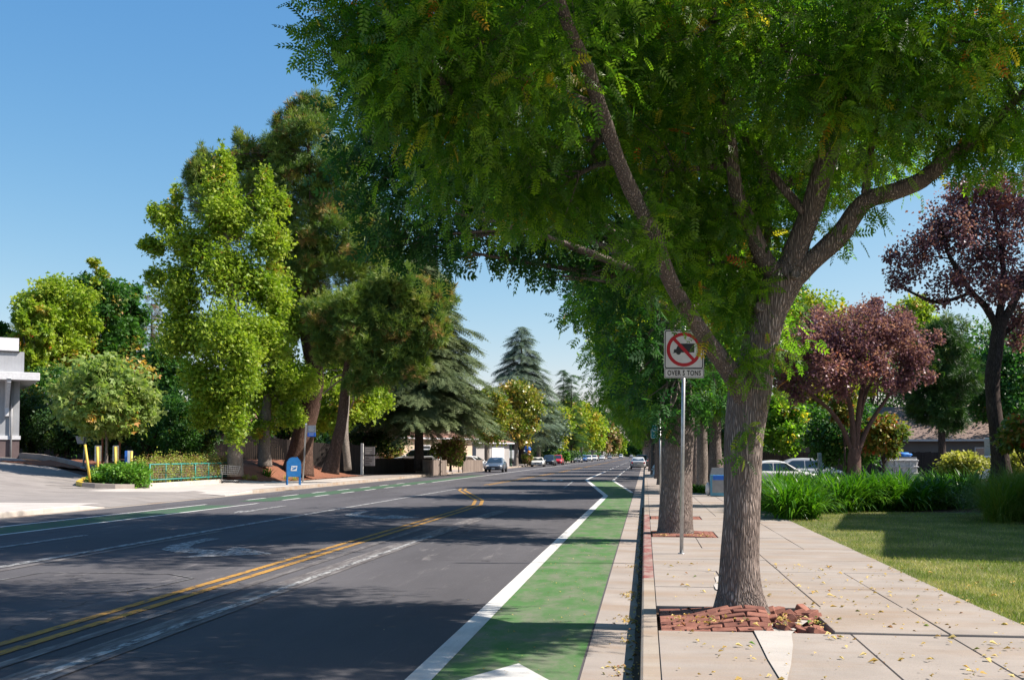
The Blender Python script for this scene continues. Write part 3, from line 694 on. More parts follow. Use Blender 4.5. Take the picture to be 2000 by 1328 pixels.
ll([(1462, 790, 10.15, 56), (1425, 725, 10.0, 40), (1385, 670, 9.8, 33), (1345, 610, 9.5, 30), (1308, 545, 9.2, 31), (1272, 450, 8.9, 30), (1222, 350, 8.6, 28), (1182, 240, 8.3, 28), (1145, 130, 8.0, 26), (1105, 40, 7.7, 24), (1080, -60, 7.5, 20), (1060, -240, 7.4, 10)], 14, 5, 5, .14)
ll([(1530, 555, 10.2, 50), (1492, 505, 10.1, 36), (1465, 440, 10.0, 34), (1438, 370, 9.9, 30), (1420, 230, 9.8, 24), (1395, 60, 9.6, 20), (1370, -150, 9.5, 10)], 12, 5, 6, .18)
ll([(1535, 550, 10.2, 60), (1562, 470, 10.1, 44), (1590, 395, 10.0, 42), (1618, 300, 9.9, 42), (1640, 220, 9.8, 36), (1662, 90, 9.6, 30), (1690, -80, 9.4, 22), (1720, -300, 9.2, 10)], 14, 5, 7, .12)
ll([(1540, 545, 10.2, 56), (1585, 510, 10.1, 40), (1640, 460, 10.0, 40), (1685, 398, 9.9, 36), (1740, 376, 9.8, 36), (1800, 352, 9.7, 34), (1848, 310, 9.6, 32), (1900, 275, 9.5, 24), (1990, 190, 9.3, 16), (2100, 90, 9, 8)], 14, 5, 8, .16)
ll([(1478, 700, 10.3, 46), (1482, 600, 10.8, 38), (1490, 450, 11.1, 32), (1497, 300, 11.2, 30), (1497, 120, 11.2, 28), (1490, -40, 11.2, 22), (1480, -240, 11.2, 12)], 12, 5, 9, .12)
ll([(1496, 380, 11.2, 24), (1590, 330, 11.3, 22), (1700, 285, 11.4, 20), (1800, 225, 11.4, 16), (1880, 190, 11.4, 9)], 8, 4, 10)
ll([(1494, 180, 11.2, 20), (1440, 110, 11.0, 17), (1380, 20, 10.8, 12)], 8, 4, 11)
ll([(1240, 385, 8.7, 20), (1160, 230, 9.2, 16), (1090, 175, 9.6, 10)], 8, 4, 12); ll([(1150, 200, 8.2, 14), (1000, 150, 8.2, 8), (880, 190, 8.2, 5)], 6, 4, 13, .1)
ll([(1690, 395, 9.9, 20), (1700, 300, 9.8, 13), (1730, 180, 9.7, 8)], 7, 4, 14); ll([(1575, 420, 10, 20), (1500, 330, 10.2, 16), (1410, 210, 10.5, 10)], 7, 4, 15)
hero = [blob(*b) for b in [
 (690, 50, 8.6, .42), (740, 140, 8.2, .55), (800, 20, 8.4, .75), (850, 120, 7.8, .75), (880, 250, 8.6, .72), (960, 60, 8.0, 1.0), (980, 330, 9.4, .65), (1050, 180, 8.8, .75), (1050, 400, 9.8, .5),
 (1150, 60, 9.8, 1.0), (1210, 190, 10.0, .75), (1150, 340, 9.8, .6), (1250, 330, 9.9, .7), (1310, 140, 9.9, .95), (1330, 300, 10.6, .75), (1390, 40, 9.2, .9), (1450, 200, 9.9, .7), (1400, 400, 10.8, .55),
 (1560, 80, 8.9, .85), (1650, 190, 8.9, .72), (1720, 60, 8.8, .95), (1800, 180, 9.4, .75), (1880, 60, 9.0, .9), (1950, 170, 9.4, .72), (1990, 40, 9.4, .9), (1600, 340, 11.3, .6), (1700, 300, 11.2, .52), (1560, 250, 10.6, .6), (1480, 330, 10.9, .5),
 (1930, 275, 9.6, .42), (2010, 260, 9.4, .5),
 (1380, 520, 10.4, .42), (1325, 555, 9.7, .25), (1290, 500, 9.6, .4), (1450, 620, 10.4, .28), (1432, 690, 9.9, .16), (1460, 715, 9.9, .18), (1420, 610, 10.0, .18), (1440, 540, 10.6, .4), (1360, 440, 10.4, .5), (1500, 460, 11.2, .4), (1270, 455, 8.8, .24), (1335, 600, 9.45, .16), (1475, 560, 10.0, .2), (1440, 420, 9.8, .24), (1650, 470, 10, .12), (1720, 410, 9.8, .1)]]
hero = [b[:6] + ((1.0 if b[3] > .55 else 1.5),) for b in hero]
# the part of the crown above the view (it throws the shade)
for i in range(26):
    th = i * 2.4; q = .5 + 3.9 * ((i + .5) / 26) ** .5
    hero.append((.9 + q * math.cos(th), 8.6 + q * 1.05 * math.sin(th), 7.8 + 2.2 * (1 - (q / 4.4) ** 2) + .5 * math.sin(i * 5), 1.2, 1.2, .9, 1.15))
for x, y, z in tuple((-3.6 + 2.2 * (i % 4) + .4 * (i // 4), 5.2 + 2.4 * (i // 4), 9.6 + 1.3 * ((i * 7) % 3)) for i in range(16)) + ((-1.6, 5.6, 6.8), (-.5, 4.8, 7.0), (1.5, 4.6, 6.6), (-1.9, 7.6, 7.0), (-2, 9.6, 7.6), (3.4, 5.0, 6.6), (3.9, 7.5, 7.2), (2.2, 3.6, 6.2), (.6, 6.2, 6.8)): hero.append((x, y, z, 1.1, 1.1, .8, .8))
CAND = [Vector(w) for w in mb.v[::7] if w[2] > 3.4]
for i, b in enumerate(hero):
    if b[3] < .3: continue
    c = Vector(b[:3]) - base
    # nearest limb vertex as start
    best = min(CAND, key=lambda w: (w - c).length + (0 if w.z < c.z + .3 else 1.5))
    m, e = branch_to(mb, Vector(best), c, .035, 400 + i, 5)
    rg = random.Random(i)
    for k in range(6): branch_to(mb, m.lerp(e, .6 * rg.random()), c + Vector((rg.uniform(-1, 1), rg.uniform(-1, 1), rg.uniform(-.8, .8))) * b[3] * .9, .012, 900 + i * 5 + k, 4)
mb.build('trunk', MT['ash_bark'], root)
me = crown('crown', TP, [tuple(np.array(b[:3]) - np.array(base)) + tuple(b[3:]) for b in hero], 98000, .185, MT['ash_leaf'], 5, up=.55, droop=.42, sub=.36, nsub=30, autumn=.035, hollow=.2, outw=.35)
link('crown', me, root)
tw = [blob(1462, 838, 9.95, .07), blob(1450, 890, 9.95, .06), blob(1508, 690, 10.1, .10), blob(1505, 765, 10.0, .07), blob(1362, 672, 9.75, .045), blob(1378, 650, 9.7, .06)]
me = crown('shoot', TP, [tuple(np.array(b[:3]) - np.array(base)) + tuple(b[3:]) for b in tw], 110, .17, MT['ash_leaf'], 6, sub=.8, nsub=4, hollow=.1, autumn=.3)
link('shoot', me, root)
for (u, v, q) in ((1554, 535, .05), (1486, 598, .055)):      # pruning scars: a rim of bark round pale wood
    m2 = MB(); p = P(u, v, 9.95) - base; M = Matrix.Translation(p) @ (Vector((0.25, -1, 0.1)).to_track_quat('Z', 'Y').to_matrix().to_4x4())
    m2.lathe([(q * .6, -.12), (q * 1.0, 0), (q * 1.02, .02), (q * .85, .028), (q * .62, .012)], n=16, M=M); m2.build('pruning_scar', MT['pale_bark'], root)
# ---------------------------------------------------------------- the second street tree
b2 = Vector((.66, 20.5, .15)); P2 = lambda u, v, D: P(u, v, D)
t2 = [(P(1319, 1060, 20.4), .45), (P(1319, 1030, 20.4), .34), (P(1322, 950, 20.4), .31), (P(1322, 880, 20.4), .32), (P(1325, 820, 20.5), .31), (P(1325, 700, 20.6), .22), (P(1320, 560, 20.8), .12)]
bl2 = [blob(*b) for b in [
 (745, 290, 18.5, .9), (770, 390, 18.5, .95), (760, 470, 18.7, .5), (800, 180, 18.5, 1.1), (840, 480, 19, .75), (880, 370, 19.5, 1.2), (960, 430, 20, .95), (1020, 370, 20, 1.2), (1060, 470, 20.5, .85), (1130, 400, 20.5, 1.1), (1125, 520, 20.5, .5), (1060, 535, 20, .32), (1200, 490, 21, 1.0),
 (1250, 600, 20.8, .8), (1300, 480, 21.5, 1.1), (800, 270, 19.5, 1.4), (950, 200, 20, 1.6), (1150, 250, 21, 1.6), (1350, 300, 22, 1.6), (1500, 350, 22, 1.3), (1290, 690, 20.4, .72), (1240, 690, 21, .62), (1370, 640, 21, .8), (1400, 760, 20.2, .55), (1330, 770, 20.1, .5), (1290, 790, 19.9, .42), (1300, 830, 19.9, .26), (1260, 770, 20.6, .4), (1590, 350, 22.5, 1.0), (1450, 560, 22, .7),
 (820, 60, 19, 1.3), (940, 0, 20, 1.7), (1100, -60, 21, 2.0), (1300, -100, 21, 2.0), (1500, 60, 22, 1.8), (1700, 150, 23, 1.3)]] + [(-3.4 + 2.2 * (i % 4) + .3 * (i // 4), 17.6 + 2.1 * (i // 4), 11.4 + 1.5 * ((i * 5) % 3), 1.7, 1.7, 1.2, 1.5) for i in range(24)]
auto_tree('ash_tree', b2, 3, .3, bl2, TP4, 48000, .27, MT['ash_leaf_blue'], MT['ash_bark'], 'second street tree, wide grey trunk directly behind the no-trucks sign pole', 'tree', 'street trees along the right pavement', 3, trunk_pts=t2, nside=26, twigs=2, kw=dict(up=.55, droop=.5, sub=.42, nsub=18, autumn=.03, hollow=.25, outw=.3))
# forked side limb of that tree
# ---------------------------------------------------------------- further street trees on the right (one built, then copied)
proto = auto_tree('ash_tree', (0, 0, 0), 2.6, .2, [(x, y, z + 1.0, q, q, q * .8) for x, y, z, q, _, _ in round_blobs((0, 0, 5.4), 4.1, 3.6, 15, 4, .36)], TP4, 9000, .36, MT['ash_leaf'], MT['ash_bark'], '', 'tree', 'street trees along the right pavement', 8, twigs=1, kw=dict(sub=.42, nsub=14, hollow=.3, autumn=.05, droop=.5))
names = ['third', 'fourth', 'fifth', 'sixth', 'seventh', 'eighth', 'ninth', 'tenth', 'eleventh', 'twelfth', 'thirteenth', 'fourteenth', 'fifteenth', 'sixteenth']
spots = [(.9, 31, .95), (1.0, 42, .92), (.8, 54, .95), (.8, 68, 1.0), (.6, 82, .95), (.5, 98, 1.05), (.6, 116, 1.0), (.4, 138, 1.05), (.4, 165, 1.05), (.2, 200, 1.1), (0, 245, 1.15), (0, 300, 1.2), (-.5, 370, 1.2), (-1, 460, 1.3)]
for i, (x, y, s_) in enumerate(spots):
    o = proto if i == 0 else copy_tree(proto)
    o.location = (x, y, .15); o.rotation_euler = (0, 0, i * 1.9); o.scale = (s_,) * 3
    o['label'] = '%s street tree from the near end along the right pavement%s' % (names[i], ', mostly hidden' if i < 2 else '')
# ---------------------------------------------------------------- trees across the road
def lm(b): return [blob(*x) for x in b]
def clus(specs): return lm(specs)
def clusf(specs): return [(x, y, z, a * 1.18, b_ * 1.5, c * 1.3, w) for x, y, z, a, b_, c, w in lm(specs)]
gb = P(460, 922, 56)
gum = clusf([(430, 350, 56, .55, .6, 1.1), (440, 420, 56, .95), (520, 400, 56.5, .45, .5, 1.0), (525, 470, 56, .8), (330, 425, 56, .6), (370, 480, 56, .95), (300, 480, 56, .42), (350, 560, 56, 1.0), (440, 530, 56, 1.3), (520, 560, 57, 1.0), (360, 650, 56, 1.1), (450, 650, 55, 1.3), (530, 660, 57, .9), (405, 740, 55.5, .95), (470, 750, 55, .9), (395, 815, 55.5, .55), (460, 820, 54.8, .55, .55, .8), (430, 790, 55, .6), (480, 690, 54.5, .7), (300, 412, 56, .2, .3, .35), (284, 478, 56, .25, .3, .25), (436, 315, 56, .2, .3, .6), (520, 350, 56.5, .2, .3, .55), (552, 400, 57, .28, .3, .5), (345, 380, 56, .2, .3, .45), (545, 600, 57, .5), (300, 540, 56, .4)])
auto_tree('sweetgum_tree', gb, 3, .36, gum, T_star, 60000, .165, MT['gum_leaf'], MT['pale_bark'], 'tall yellow-green tree with two pointed tops behind the teal railing', 'tree', 'trees across the road', 12, trunk_pts=[(P(460, 930, 56), .46), (P(460, 880, 56), .38), (P(462, 780, 56), .3), (P(455, 640, 56), .22), (P(440, 420, 56), .08)], twigs=3, kw=dict(sub=.55, nsub=26, autumn=.045, hollow=.1, droop=.3))
gum2 = clusf([(545, 690, 62, 1.0), (575, 740, 61, 1.0), (520, 770, 62, 1.1), (500, 690, 63, 1.2), (560, 620, 63, .8), (515, 835, 61, .6), (570, 810, 61, .65)])
auto_tree('sweetgum_tree', P(516, 905, 61), 3, .3, gum2, T_star, 17000, .17, MT['gum_leaf'], MT['pale_bark'], 'low leafy green tree between the two-topped tree and the leaning pine trunk', 'tree', 'trees across the road', 14, trunk_pts=[(P(517, 912, 61), .42), (P(516, 870, 61), .34), (P(520, 800, 61), .28), (P(530, 700, 62), .16)], kw=dict(sub=.42, autumn=.06, hollow=.3, droop=.3))
gum3 = clusf([(650, 780, 72, 1.3), (700, 790, 71, 1.2), (740, 775, 72, .8), (640, 730, 74, 1.3), (700, 730, 74, 1.2), (620, 820, 72, .8), (660, 830, 70, .6)])
auto_tree('sweetgum_tree', P(680, 914, 62), 3, .3, gum3, T_star, 17000, .19, MT['gum_leaf'], MT['pale_bark'], 'slim pale-trunked bright-leaved tree just right of the slender leaning pine', 'tree', 'trees across the road', 15, trunk_pts=[(P(680, 918, 62), .24), (P(674, 850, 62), .2), (P(677, 780, 64), .2), (P(680, 700, 68), .12)], kw=dict(sub=.42, autumn=.05, hollow=.3, droop=.3))
def pine(name, base_, trunk, blobs, n, label, seed, leafmat='pine_needle', size=.36, barkm='pine_bark'):
    return auto_tree('pine_tree', base_, 3, .4, blobs, T_need, n, size, MT[leafmat], MT[barkm], label, 'pine tree', 'pines across the road', seed, trunk_pts=trunk, twigs=4, nside=14,
        kw=dict(sub=.30, nsub=46, autumn=.09, hollow=.3, droop=-.45, up=.2, outw=.35))
D = 64
pb = clus([(600, 250, 64, 1.1), (545, 300, 65, 1.2), (470, 320, 65, .7), (400, 340, 65, .85), (420, 400, 65, 1.2), (500, 380, 65, 1.5), (580, 360, 65, 1.7), (650, 330, 64, 1.6), (560, 450, 65, 1.6), (640, 450, 64, 1.8), (700, 520, 63, 1.7), (610, 540, 64, 1.5), (760, 560, 62, 1.5), (580, 640, 64, .9), (690, 410, 65, 1.5), (740, 470, 64, 1.5), (440, 450, 66, .9), (575, 520, 66, 1.2), (600, 590, 66, 1.0)] + [(u_, v_, 65, .30, .35, .95, 1.3) for u_, v_ in ((372, 355), (392, 318), (412, 335), (468, 288), (488, 305), (508, 330), (545, 252), (570, 232), (592, 212), (618, 205), (640, 225), (450, 330))])
pine('p', P(585, 920, D), [(P(580, 925, D), 1.05), (P(588, 880, D), .75), (P(600, 820, D), .62), (P(615, 740, D), .58), (P(608, 690, D), .52), (P(598, 620, D), .42), (P(612, 520, D), .32), (P(610, 380, D), .2), (P(600, 250, D), .06)], [(x, y, z, a * 1.25, b_ * 1.25, c * 1.2, w) for x, y, z, a, b_, c, w in pb], 42000, 'tallest pine with a thick dark trunk curving up behind the blue mailbox', 21)
pb2 = clus([(650, 620, 58, 1.3), (720, 600, 57, 1.3), (780, 560, 57, 1.2), (820, 600, 57, 1.2), (860, 580, 58, .8), (700, 670, 57, 1.3), (780, 660, 57, 1.3), (840, 650, 57, .9), (640, 680, 58, .9), (740, 720, 57, 1.0), (810, 715, 57, .7), (700, 750, 57, .6), (770, 610, 59, 1.2), (690, 690, 59, .8)])
pine('p', P(650, 916, 58), [(P(646, 924, 58), .52), (P(653, 885, 58), .36), (P(668, 820, 58), .30), (P(676, 740, 58), .25), (P(690, 670, 58), .2), (P(740, 600, 58), .1)], [(x, y, z, a * 1.1, b_ * 1.1, c * 1.1, w) for x, y, z, a, b_, c, w in pb2], 28000, 'smaller pine on a slender leaning trunk right of the bus stop pole', 22)
# cedars: tiers of drooping fronds
def cedar(name, base_, H, R, mat, label, seed, n_tier=26, bpt=9, z0=.10, size=.62, dens=30, cat='conifer tree', group='conifers across the road', barkm='dark_bark'):
    root = empty(name, base_, 0, label, cat, group); r = random.Random(seed); rn = np.random.default_rng(seed)
    mb = MB(); limb(mb, [(0, 0, -.2), (0, 0, H * .3), (.05, 0, H * .7), (0, 0, H * .99)], [R * .075, R * .055, R * .03, .02], 10, 5, .1, seed)
    Ps = []; As = []; Ns = []; Ss = []; Ts = []
    for k in range(n_tier):
        f = k / (n_tier - 1); z = H * (z0 + (1 - z0) * f ** .92); Rr = R * (1 - f) ** .78 * (.85 + .3 * r.random()) + .25
        nb = max(4, int(bpt * (1 - .45 * f)))
        for q in range(nb):
            th = q * 2 * math.pi / nb + k * 1.3 + r.uniform(-.3, .3); L_ = Rr * r.uniform(.62, 1.12); zz = z + r.uniform(-.5, .5) * H / n_tier
            dx, dy = math.cos(th), math.sin(th); lift = r.uniform(.02, .22)
            def pt(t): return Vector((dx * L_ * t, dy * L_ * t, zz + L_ * (lift * t * 1.6 - .34 * t * t * t)))
            mb.tube([pt(0), pt(.35), pt(.7), pt(.95)], [.05 * (1 - f) + .02, .04 * (1 - f) + .012, .015, .006], 4, False)
            ns = max(8, int(dens * L_ * (1.0)))
            t = .15 + .87 * rn.random(ns) ** .8; wd = L_ * .20 * np.sin(np.clip(t, 0, 1) * 3.0) + .12
            side = rn.uniform(-1, 1, ns); base_p = np.array([pt(x) for x in t])
            perp = np.array([-dy, dx, 0]); p_ = base_p + perp * (side * wd)[:, None]; p_[:, 2] += -np.abs(side) * wd * .35 + rn.normal(size=ns) * .05
            A = np.array([dx, dy, -.25])[None, :] + perp[None, :] * (side * .8)[:, None] + rn.normal(size=(ns, 3)) * .18
            A[:, 2] -= .25 * t
            Nn = rn.normal(size=(ns, 3)) * .2; Nn[:, 2] += 1
            Ps.append(p_); As.append(A); Ns.append(Nn); Ss.append(size * (.6 + .6 * rn.random(ns))); Ts.append(np.clip(.25 + .4 * t + .3 * rn.random(ns) - .1, 0, 1))
    V, tt = leaf_arrays(T_spray, np.concatenate(Ps), np.concatenate(As), np.concatenate(Ns), np.concatenate(Ss), np.concatenate(Ts))
    me = np_mesh('crown', V, np.arange(len(V)).reshape(-1, 4), tt); me.materials.append(mat)
    mb.build('trunk', MT[barkm], root); link('crown', me, root); return root
g = G(818, 915); cb = P(818, 912, 84); cb.z = .6
cedar('cedar_tree', cb, 18.6, 5.7, MT['cedar_needle'], 'big grey-green cedar with drooping tiers beside the white hatchback', 31, 40, 13, .20, 1.1, 17)
cb = P(1018, 890, 150); cb.z = .8
cedar('cedar_tree', cb, 19.5, 6.0, MT['blue_cedar_needle'], 'bluish cedar with a broad ragged top rising behind the orange-green magnolias', 32, 26, 12, .2, 1.5, 9)
for (u, D_, H_, R_, lab) in ((1101, 210, 18.5, 3.0, 'left one of two small dark conifers far down the road'), (1116, 205, 17.0, 3.2, 'right one of two small dark conifers far down the road')):
    cb = P(u, 890, D_); cb.z = .3; cedar('cypress_tree', cb, H_, R_, MT['shrub_leaf'], lab, 33 + u, 20, 8, .2, 1.5, 5, 'conifer tree', 'distant pair of conifers')
cb = P(292, 890, 105); cb.z = 1.5; cedar('spruce_tree', cb, 16.5, 3.2, MT['brown_needle'], 'thin brownish spruce showing in the gap left of the two-topped tree', 34, 22, 8, .2, 1.0, 7)
cb = P(12, 890, 110); cb.z = 1.5; cedar('spruce_tree', cb, 14.0, 3.6, MT['cedar_needle'], 'spruce peeping above the white roof parapet at the left edge', 35, 20, 8, .2, 1.0, 7)
def bushy(name, u, D_, u_w, v_top, v_bot, mat, n, size, label, seed, T=T_leaf, zb=None, depth=1.0, nb=12, th=None, barkm='dark_bark', cat='tree', group=None, r0=None, kw=None, k=.42):
    b = P(u, 890, D_); b.z = gz(b.x, b.y) if zb is None else zb
    top = P(u, v_top, D_).z; bot = max(b.z + .1, P(u, v_bot, D_).z); R = u_w / 2 * D_ / 2000; H = (top - bot) / 2
    bl = round_blobs((b.x, b.y, (top + bot) / 2), R, H * 1.05, nb, seed, k, .8)
    bl = [(x, b.y + (y_ - b.y) * depth, z, p, q, min(w, H * .6)) for x, y_, z, p, q, w in bl]
    return auto_tree(name, b, th or max(.3, bot - b.z + H * .35), r0 or R * .07, bl, T, n, size, MT[mat], MT[barkm], label, cat, group, seed, twigs=2, kw=kw or dict(sub=.42, nsub=18, hollow=.3, autumn=.08))
LB = 'trees behind the forecourt on the left'
bushy('sweetgum_tree', 108, 84, 180, 515, 800, 'gum_leaf', 19000, .26, 'yellow-topped tree above the flat-roofed building corner', 41, T_star, group=LB, nb=16)
bushy('sweetgum_tree', 188, 88, 170, 498, 820, 'deep_leaf', 20000, .27, 'dark green tree with one yellow spire in the middle of the left group', 42, T_star, group=LB, nb=16)
bushy('sweetgum_tree', 248, 90, 90, 515, 800, 'ash_leaf_blue', 12000, .27, 'blue-green tree at the right end of the left group', 43, T_star, group=LB, nb=12)
bushy('sweetgum_tree', 183, 87, 44, 480, 620, 'yellow_leaf', 1500, .22, 'thin yellow-orange leader poking above the left group of trees', 44, T_star, group=LB, nb=5, th=13)
bushy('sweetgum_tree', 60, 80, 90, 560, 760, 'gum_leaf', 9000, .25, 'thin pale-stemmed tree beside the flat roof', 45, T_star, group=LB, nb=10, barkm='pale_bark')
bushy('sweetgum_tree', 5, 84, 70, 600, 800, 'deep_leaf', 7000, .25, 'tree behind the building parapet at the left edge', 46, T_star, group=LB, nb=8)
bushy('sweetgum_tree', 310, 80, 120, 640, 860, 'deep_leaf', 12000, .25, 'dark leafy tree filling the gap left of the two-topped tree', 47, T_star, group=LB, nb=12)
bushy('sycamore_tree', 208, 51, 225, 685, 860, 'sycamore_leaf', 11000, .23, 'young dusty-green tree tied to stakes above the yellow posts', 48, T_star, nb=20, th=2.2, r0=.08, barkm='pale_bark', k=.36, kw=dict(sub=.42, nsub=14, hollow=.1, autumn=.05, droop=.6))
b = P(215, 925, 55); b = onland(b.x, b.y)
for (u, lab) in ((199, 'left brown wooden stake under the young broad-leaved tree'), (233, 'right brown wooden stake under the young broad-leaved tree')):
    m2 = MB(); m2.lathe([(.05, 0), (.05, 2.6), (.03, 2.63)], n=8); p = P(u, 925, 54); tag(m2.build('tree_stake', surf('stake_wood' + lab[:4], (.20, .075, .04), (.30, .12, .07), 6, .85), None, onland(p.x, p.y)), lab, 'stake', 'stakes of the young tree')
# shrub masses behind the forecourt, one thing each
SB = 'shrubs behind the forecourt'
for i, (u, D_, w_, vt, vb, mt, lab) in enumerate([
 (60, 66, 130, 760, 905, 'shrub_leaf', 'dark shrub right beside the building wall'), (130, 64, 130, 790, 918, 'shrub_leaf', 'dark rounded shrub behind the grey lamp at the driveway kerb'),
 (210, 63, 150, 770, 920, 'shrub_leaf', 'dark shrub behind the yellow sign posts'), (290, 62, 140, 740, 925, 'deep_leaf', 'tall green shrub behind the small white and blue sign'), (350, 60, 110, 760, 925, 'deep_leaf', 'yellow-flecked shrub left of the pale trunk'),
 (385, 66, 100, 800, 900, 'shrub_leaf', 'low dark shrub against the plank fence')]):
    bushy('shrub', u, D_, w_, vt, vb, mt, 9000, .15, lab, 60 + i, T_leaf, nb=10, cat='shrub', group=SB, th=.6)
bushy('shrub', 30, 74, 160, 720, 890, 'shrub_leaf', 8000, .2, 'tall dark shrub behind the building corner', 71, nb=10, cat='shrub', group=SB, th=1)
bushy('shrub', 110, 72, 160, 700, 890, 'deep_leaf', 9000, .2, 'tall green shrub under the yellow-topped tree', 72, nb=10, cat='shrub', group=SB, th=1)
bushy('shrub', 420, 78, 150, 740, 880, 'shrub_leaf', 9000, .2, 'tall dark shrub over the left end of the plank fence', 73, nb=10, cat='shrub', group=SB, th=1)
bushy('shrub', 720, 90, 200, 770, 890, 'shrub_leaf', 12000, .22, 'dark shrub mass behind the slender pine and the cedar', 74, nb=12, cat='shrub', group=SB, th=1)
bushy('shrub', 560, 84, 200, 700, 870, 'deep_leaf', 12000, .22, 'dark evergreen shrub behind the thick pine trunk', 75, nb=12, cat='shrub', group=SB, th=1)
# magnolias and the far left row
MG = 'magnolias along the left pavement'
bushy('magnolia_tree', 951, 113, 100, 752, 872, 'magnolia_leaf', 9000, .36, 'first magnolia with rusty gold leaves behind the grey-blue sedan', 81, group=MG, zb=.15, barkm='pale_bark', th=3.4, r0=.3)
bushy('magnolia_tree', 1008, 140, 124, 740, 872, 'magnolia_leaf', 12000, .38, 'widest magnolia with rusty gold leaves behind the green lamp pole', 82, group=MG, zb=.15, barkm='pale_bark', th=3.4, r0=.3)
bushy('magnolia_tree', 1052, 172, 60, 765, 868, 'magnolia_leaf', 6000, .4, 'narrow magnolia above the parked white van', 83, group=MG, zb=.15, barkm='dark_bark', th=3.4, r0=.4)
bushy('oak_tree', 1066, 188, 90, 790, 880, 'blue_cedar_needle', 8000, .42, 'grey-green feathery tree in front of the brown apartment house', 84, zb=.2, group='trees along the far left pavement', th=3, r0=.25)
FL = 'trees along the far left pavement'
for i, (u, D_, w_, vt, vb, mt, lab) in enumerate([
 (1076, 200, 100, 778, 884, 'yellow_leaf', 'bright yellow-green tree above the red pickup'), (1110, 250, 88, 768, 884, 'yellow_leaf', 'yellow-green tree with the highest rounded top above the silver hatchback'),
 (1135, 300, 78, 774, 886, 'yellow_leaf', 'yellow-green tree above the far white cars'), (1157, 365, 64, 790, 887, 'gum_leaf', 'green tree past the yellow-green ones'), (1176, 440, 54, 806, 887, 'hedge_mixed_leaf', 'brownish tree far down the left side'),
 (1193, 560, 46, 826, 888, 'hedge_mixed_leaf', 'second brownish tree far down the left side'), (1160, 420, 64, 782, 872, 'shrub_leaf', 'dark tree top behind the far left row'), (1188, 560, 46, 802, 882, 'shrub_leaf', 'second dark tree top behind the far left row'), (1209, 720, 30, 846, 888, 'gum_leaf', 'smallest green tree near the end of the left row'), (1228, 800, 26, 864, 889, 'shrub_leaf', 'dark distant tree where the road vanishes'), (1246, 620, 34, 858, 887, 'ash_leaf_blue', 'blue-green distant tree right of where the road vanishes')]):
    bushy('street_tree', u, D_, w_, vt, vb, mt, 7000 if i < 3 else 4500, .0024 * D_, lab, 90 + i, group=FL, zb=.15, barkm='pale_bark', nb=12)
# ---------------------------------------------------------------- trees on the right
def plum(b, trunk, limbs, blobs, n, size, label, seed):
    root = empty('plum_tree', b, 0, label, 'tree', 'purple plum trees behind the lawn'); mb = MB()
    for lst in [trunk] + limbs:
        limb(mb, [P(u, v, D_) - b for u, v, D_, q in lst], [px(q, D_) for u, v, D_, q in lst], 10, 5, .18, seed + len(mb.v))
    rg = random.Random(seed)
    for i, bb in enumerate(blobs):
        c = Vector(bb[:3]) - b; best = min(mb.v[:4000:17], key=lambda w: (Vector(w) - c).length + (0 if Vector(w).z < c.z else 2))
        branch_to(mb, Vector(best), c, .03, seed + i, 5)
        for k in range(6): branch_to(mb, c.lerp(Vector(best), .3 * rg.random()), c + Vector((rg.uniform(-1, 1), rg.uniform(-1, 1), rg.uniform(-.8, .9))) * bb[3], .012, seed + i * 7 + k, 4)
    mb.build('trunk', MT['limb_bark'] if seed < 120 else MT['dark_bark'], root)
    me = crown('crown', T_leaf, [tuple(np.array(x[:3]) - np.array(b)) + tuple(x[3:]) for x in blobs], n, size, MT['plum_leaf'], seed, sub=.42, nsub=24, autumn=.05, hollow=.25, droop=.1)
    link('crown', me, root)
pb_ = P(1668, 925, 42); pb_.z = .1
plum(pb_, [(1668, 955, 42, 36), (1668, 915, 42, 26), (1668, 890, 42, 24), (1670, 876, 42, 20)],
 [[(1668, 893, 42, 12), (1650, 845, 42, 9), (1620, 800, 41.6, 8), (1575, 760, 41, 7), (1550, 700, 41, 4)], [(1668, 885, 42, 13), (1662, 800, 42, 10), (1640, 740, 42, 7), (1620, 670, 42, 4)], [(1672, 885, 42, 13), (1680, 780, 42, 9), (1700, 710, 42, 6), (1700, 640, 42, 4)], [(1672, 893, 42, 12), (1695, 835, 42, 8), (1730, 780, 42, 6), (1770, 720, 42, 4)], [(1670, 880, 42.4, 12), (1690, 770, 42.6, 8), (1740, 690, 43, 5)]],
 lm([(1560, 680, 41, 1.0), (1600, 720, 40.5, .9), (1640, 650, 41.5, 1.1), (1700, 640, 42, 1.1), (1690, 700, 41, 1.1), (1750, 660, 42, 1.0), (1780, 710, 42, .8), (1540, 740, 41.5, .6), (1590, 640, 42, .7), (1760, 740, 42, .6), (1720, 740, 41.5, .7), (1640, 740, 41, .8), (1805, 690, 42, .4), (1760, 620, 42.5, .5), (1528, 705, 41.5, .45), (1560, 775, 41.5, .4), (1830, 660, 42, .3), (1815, 735, 42, .28), (1600, 610, 42.5, .35), (1545, 650, 42, .35)]), 26000, .12, 'rounded purple-leaved tree with many stems standing behind the strap-leaf hedge', 101)
pb_ = P(1950, 925, 31); pb_.z = .1
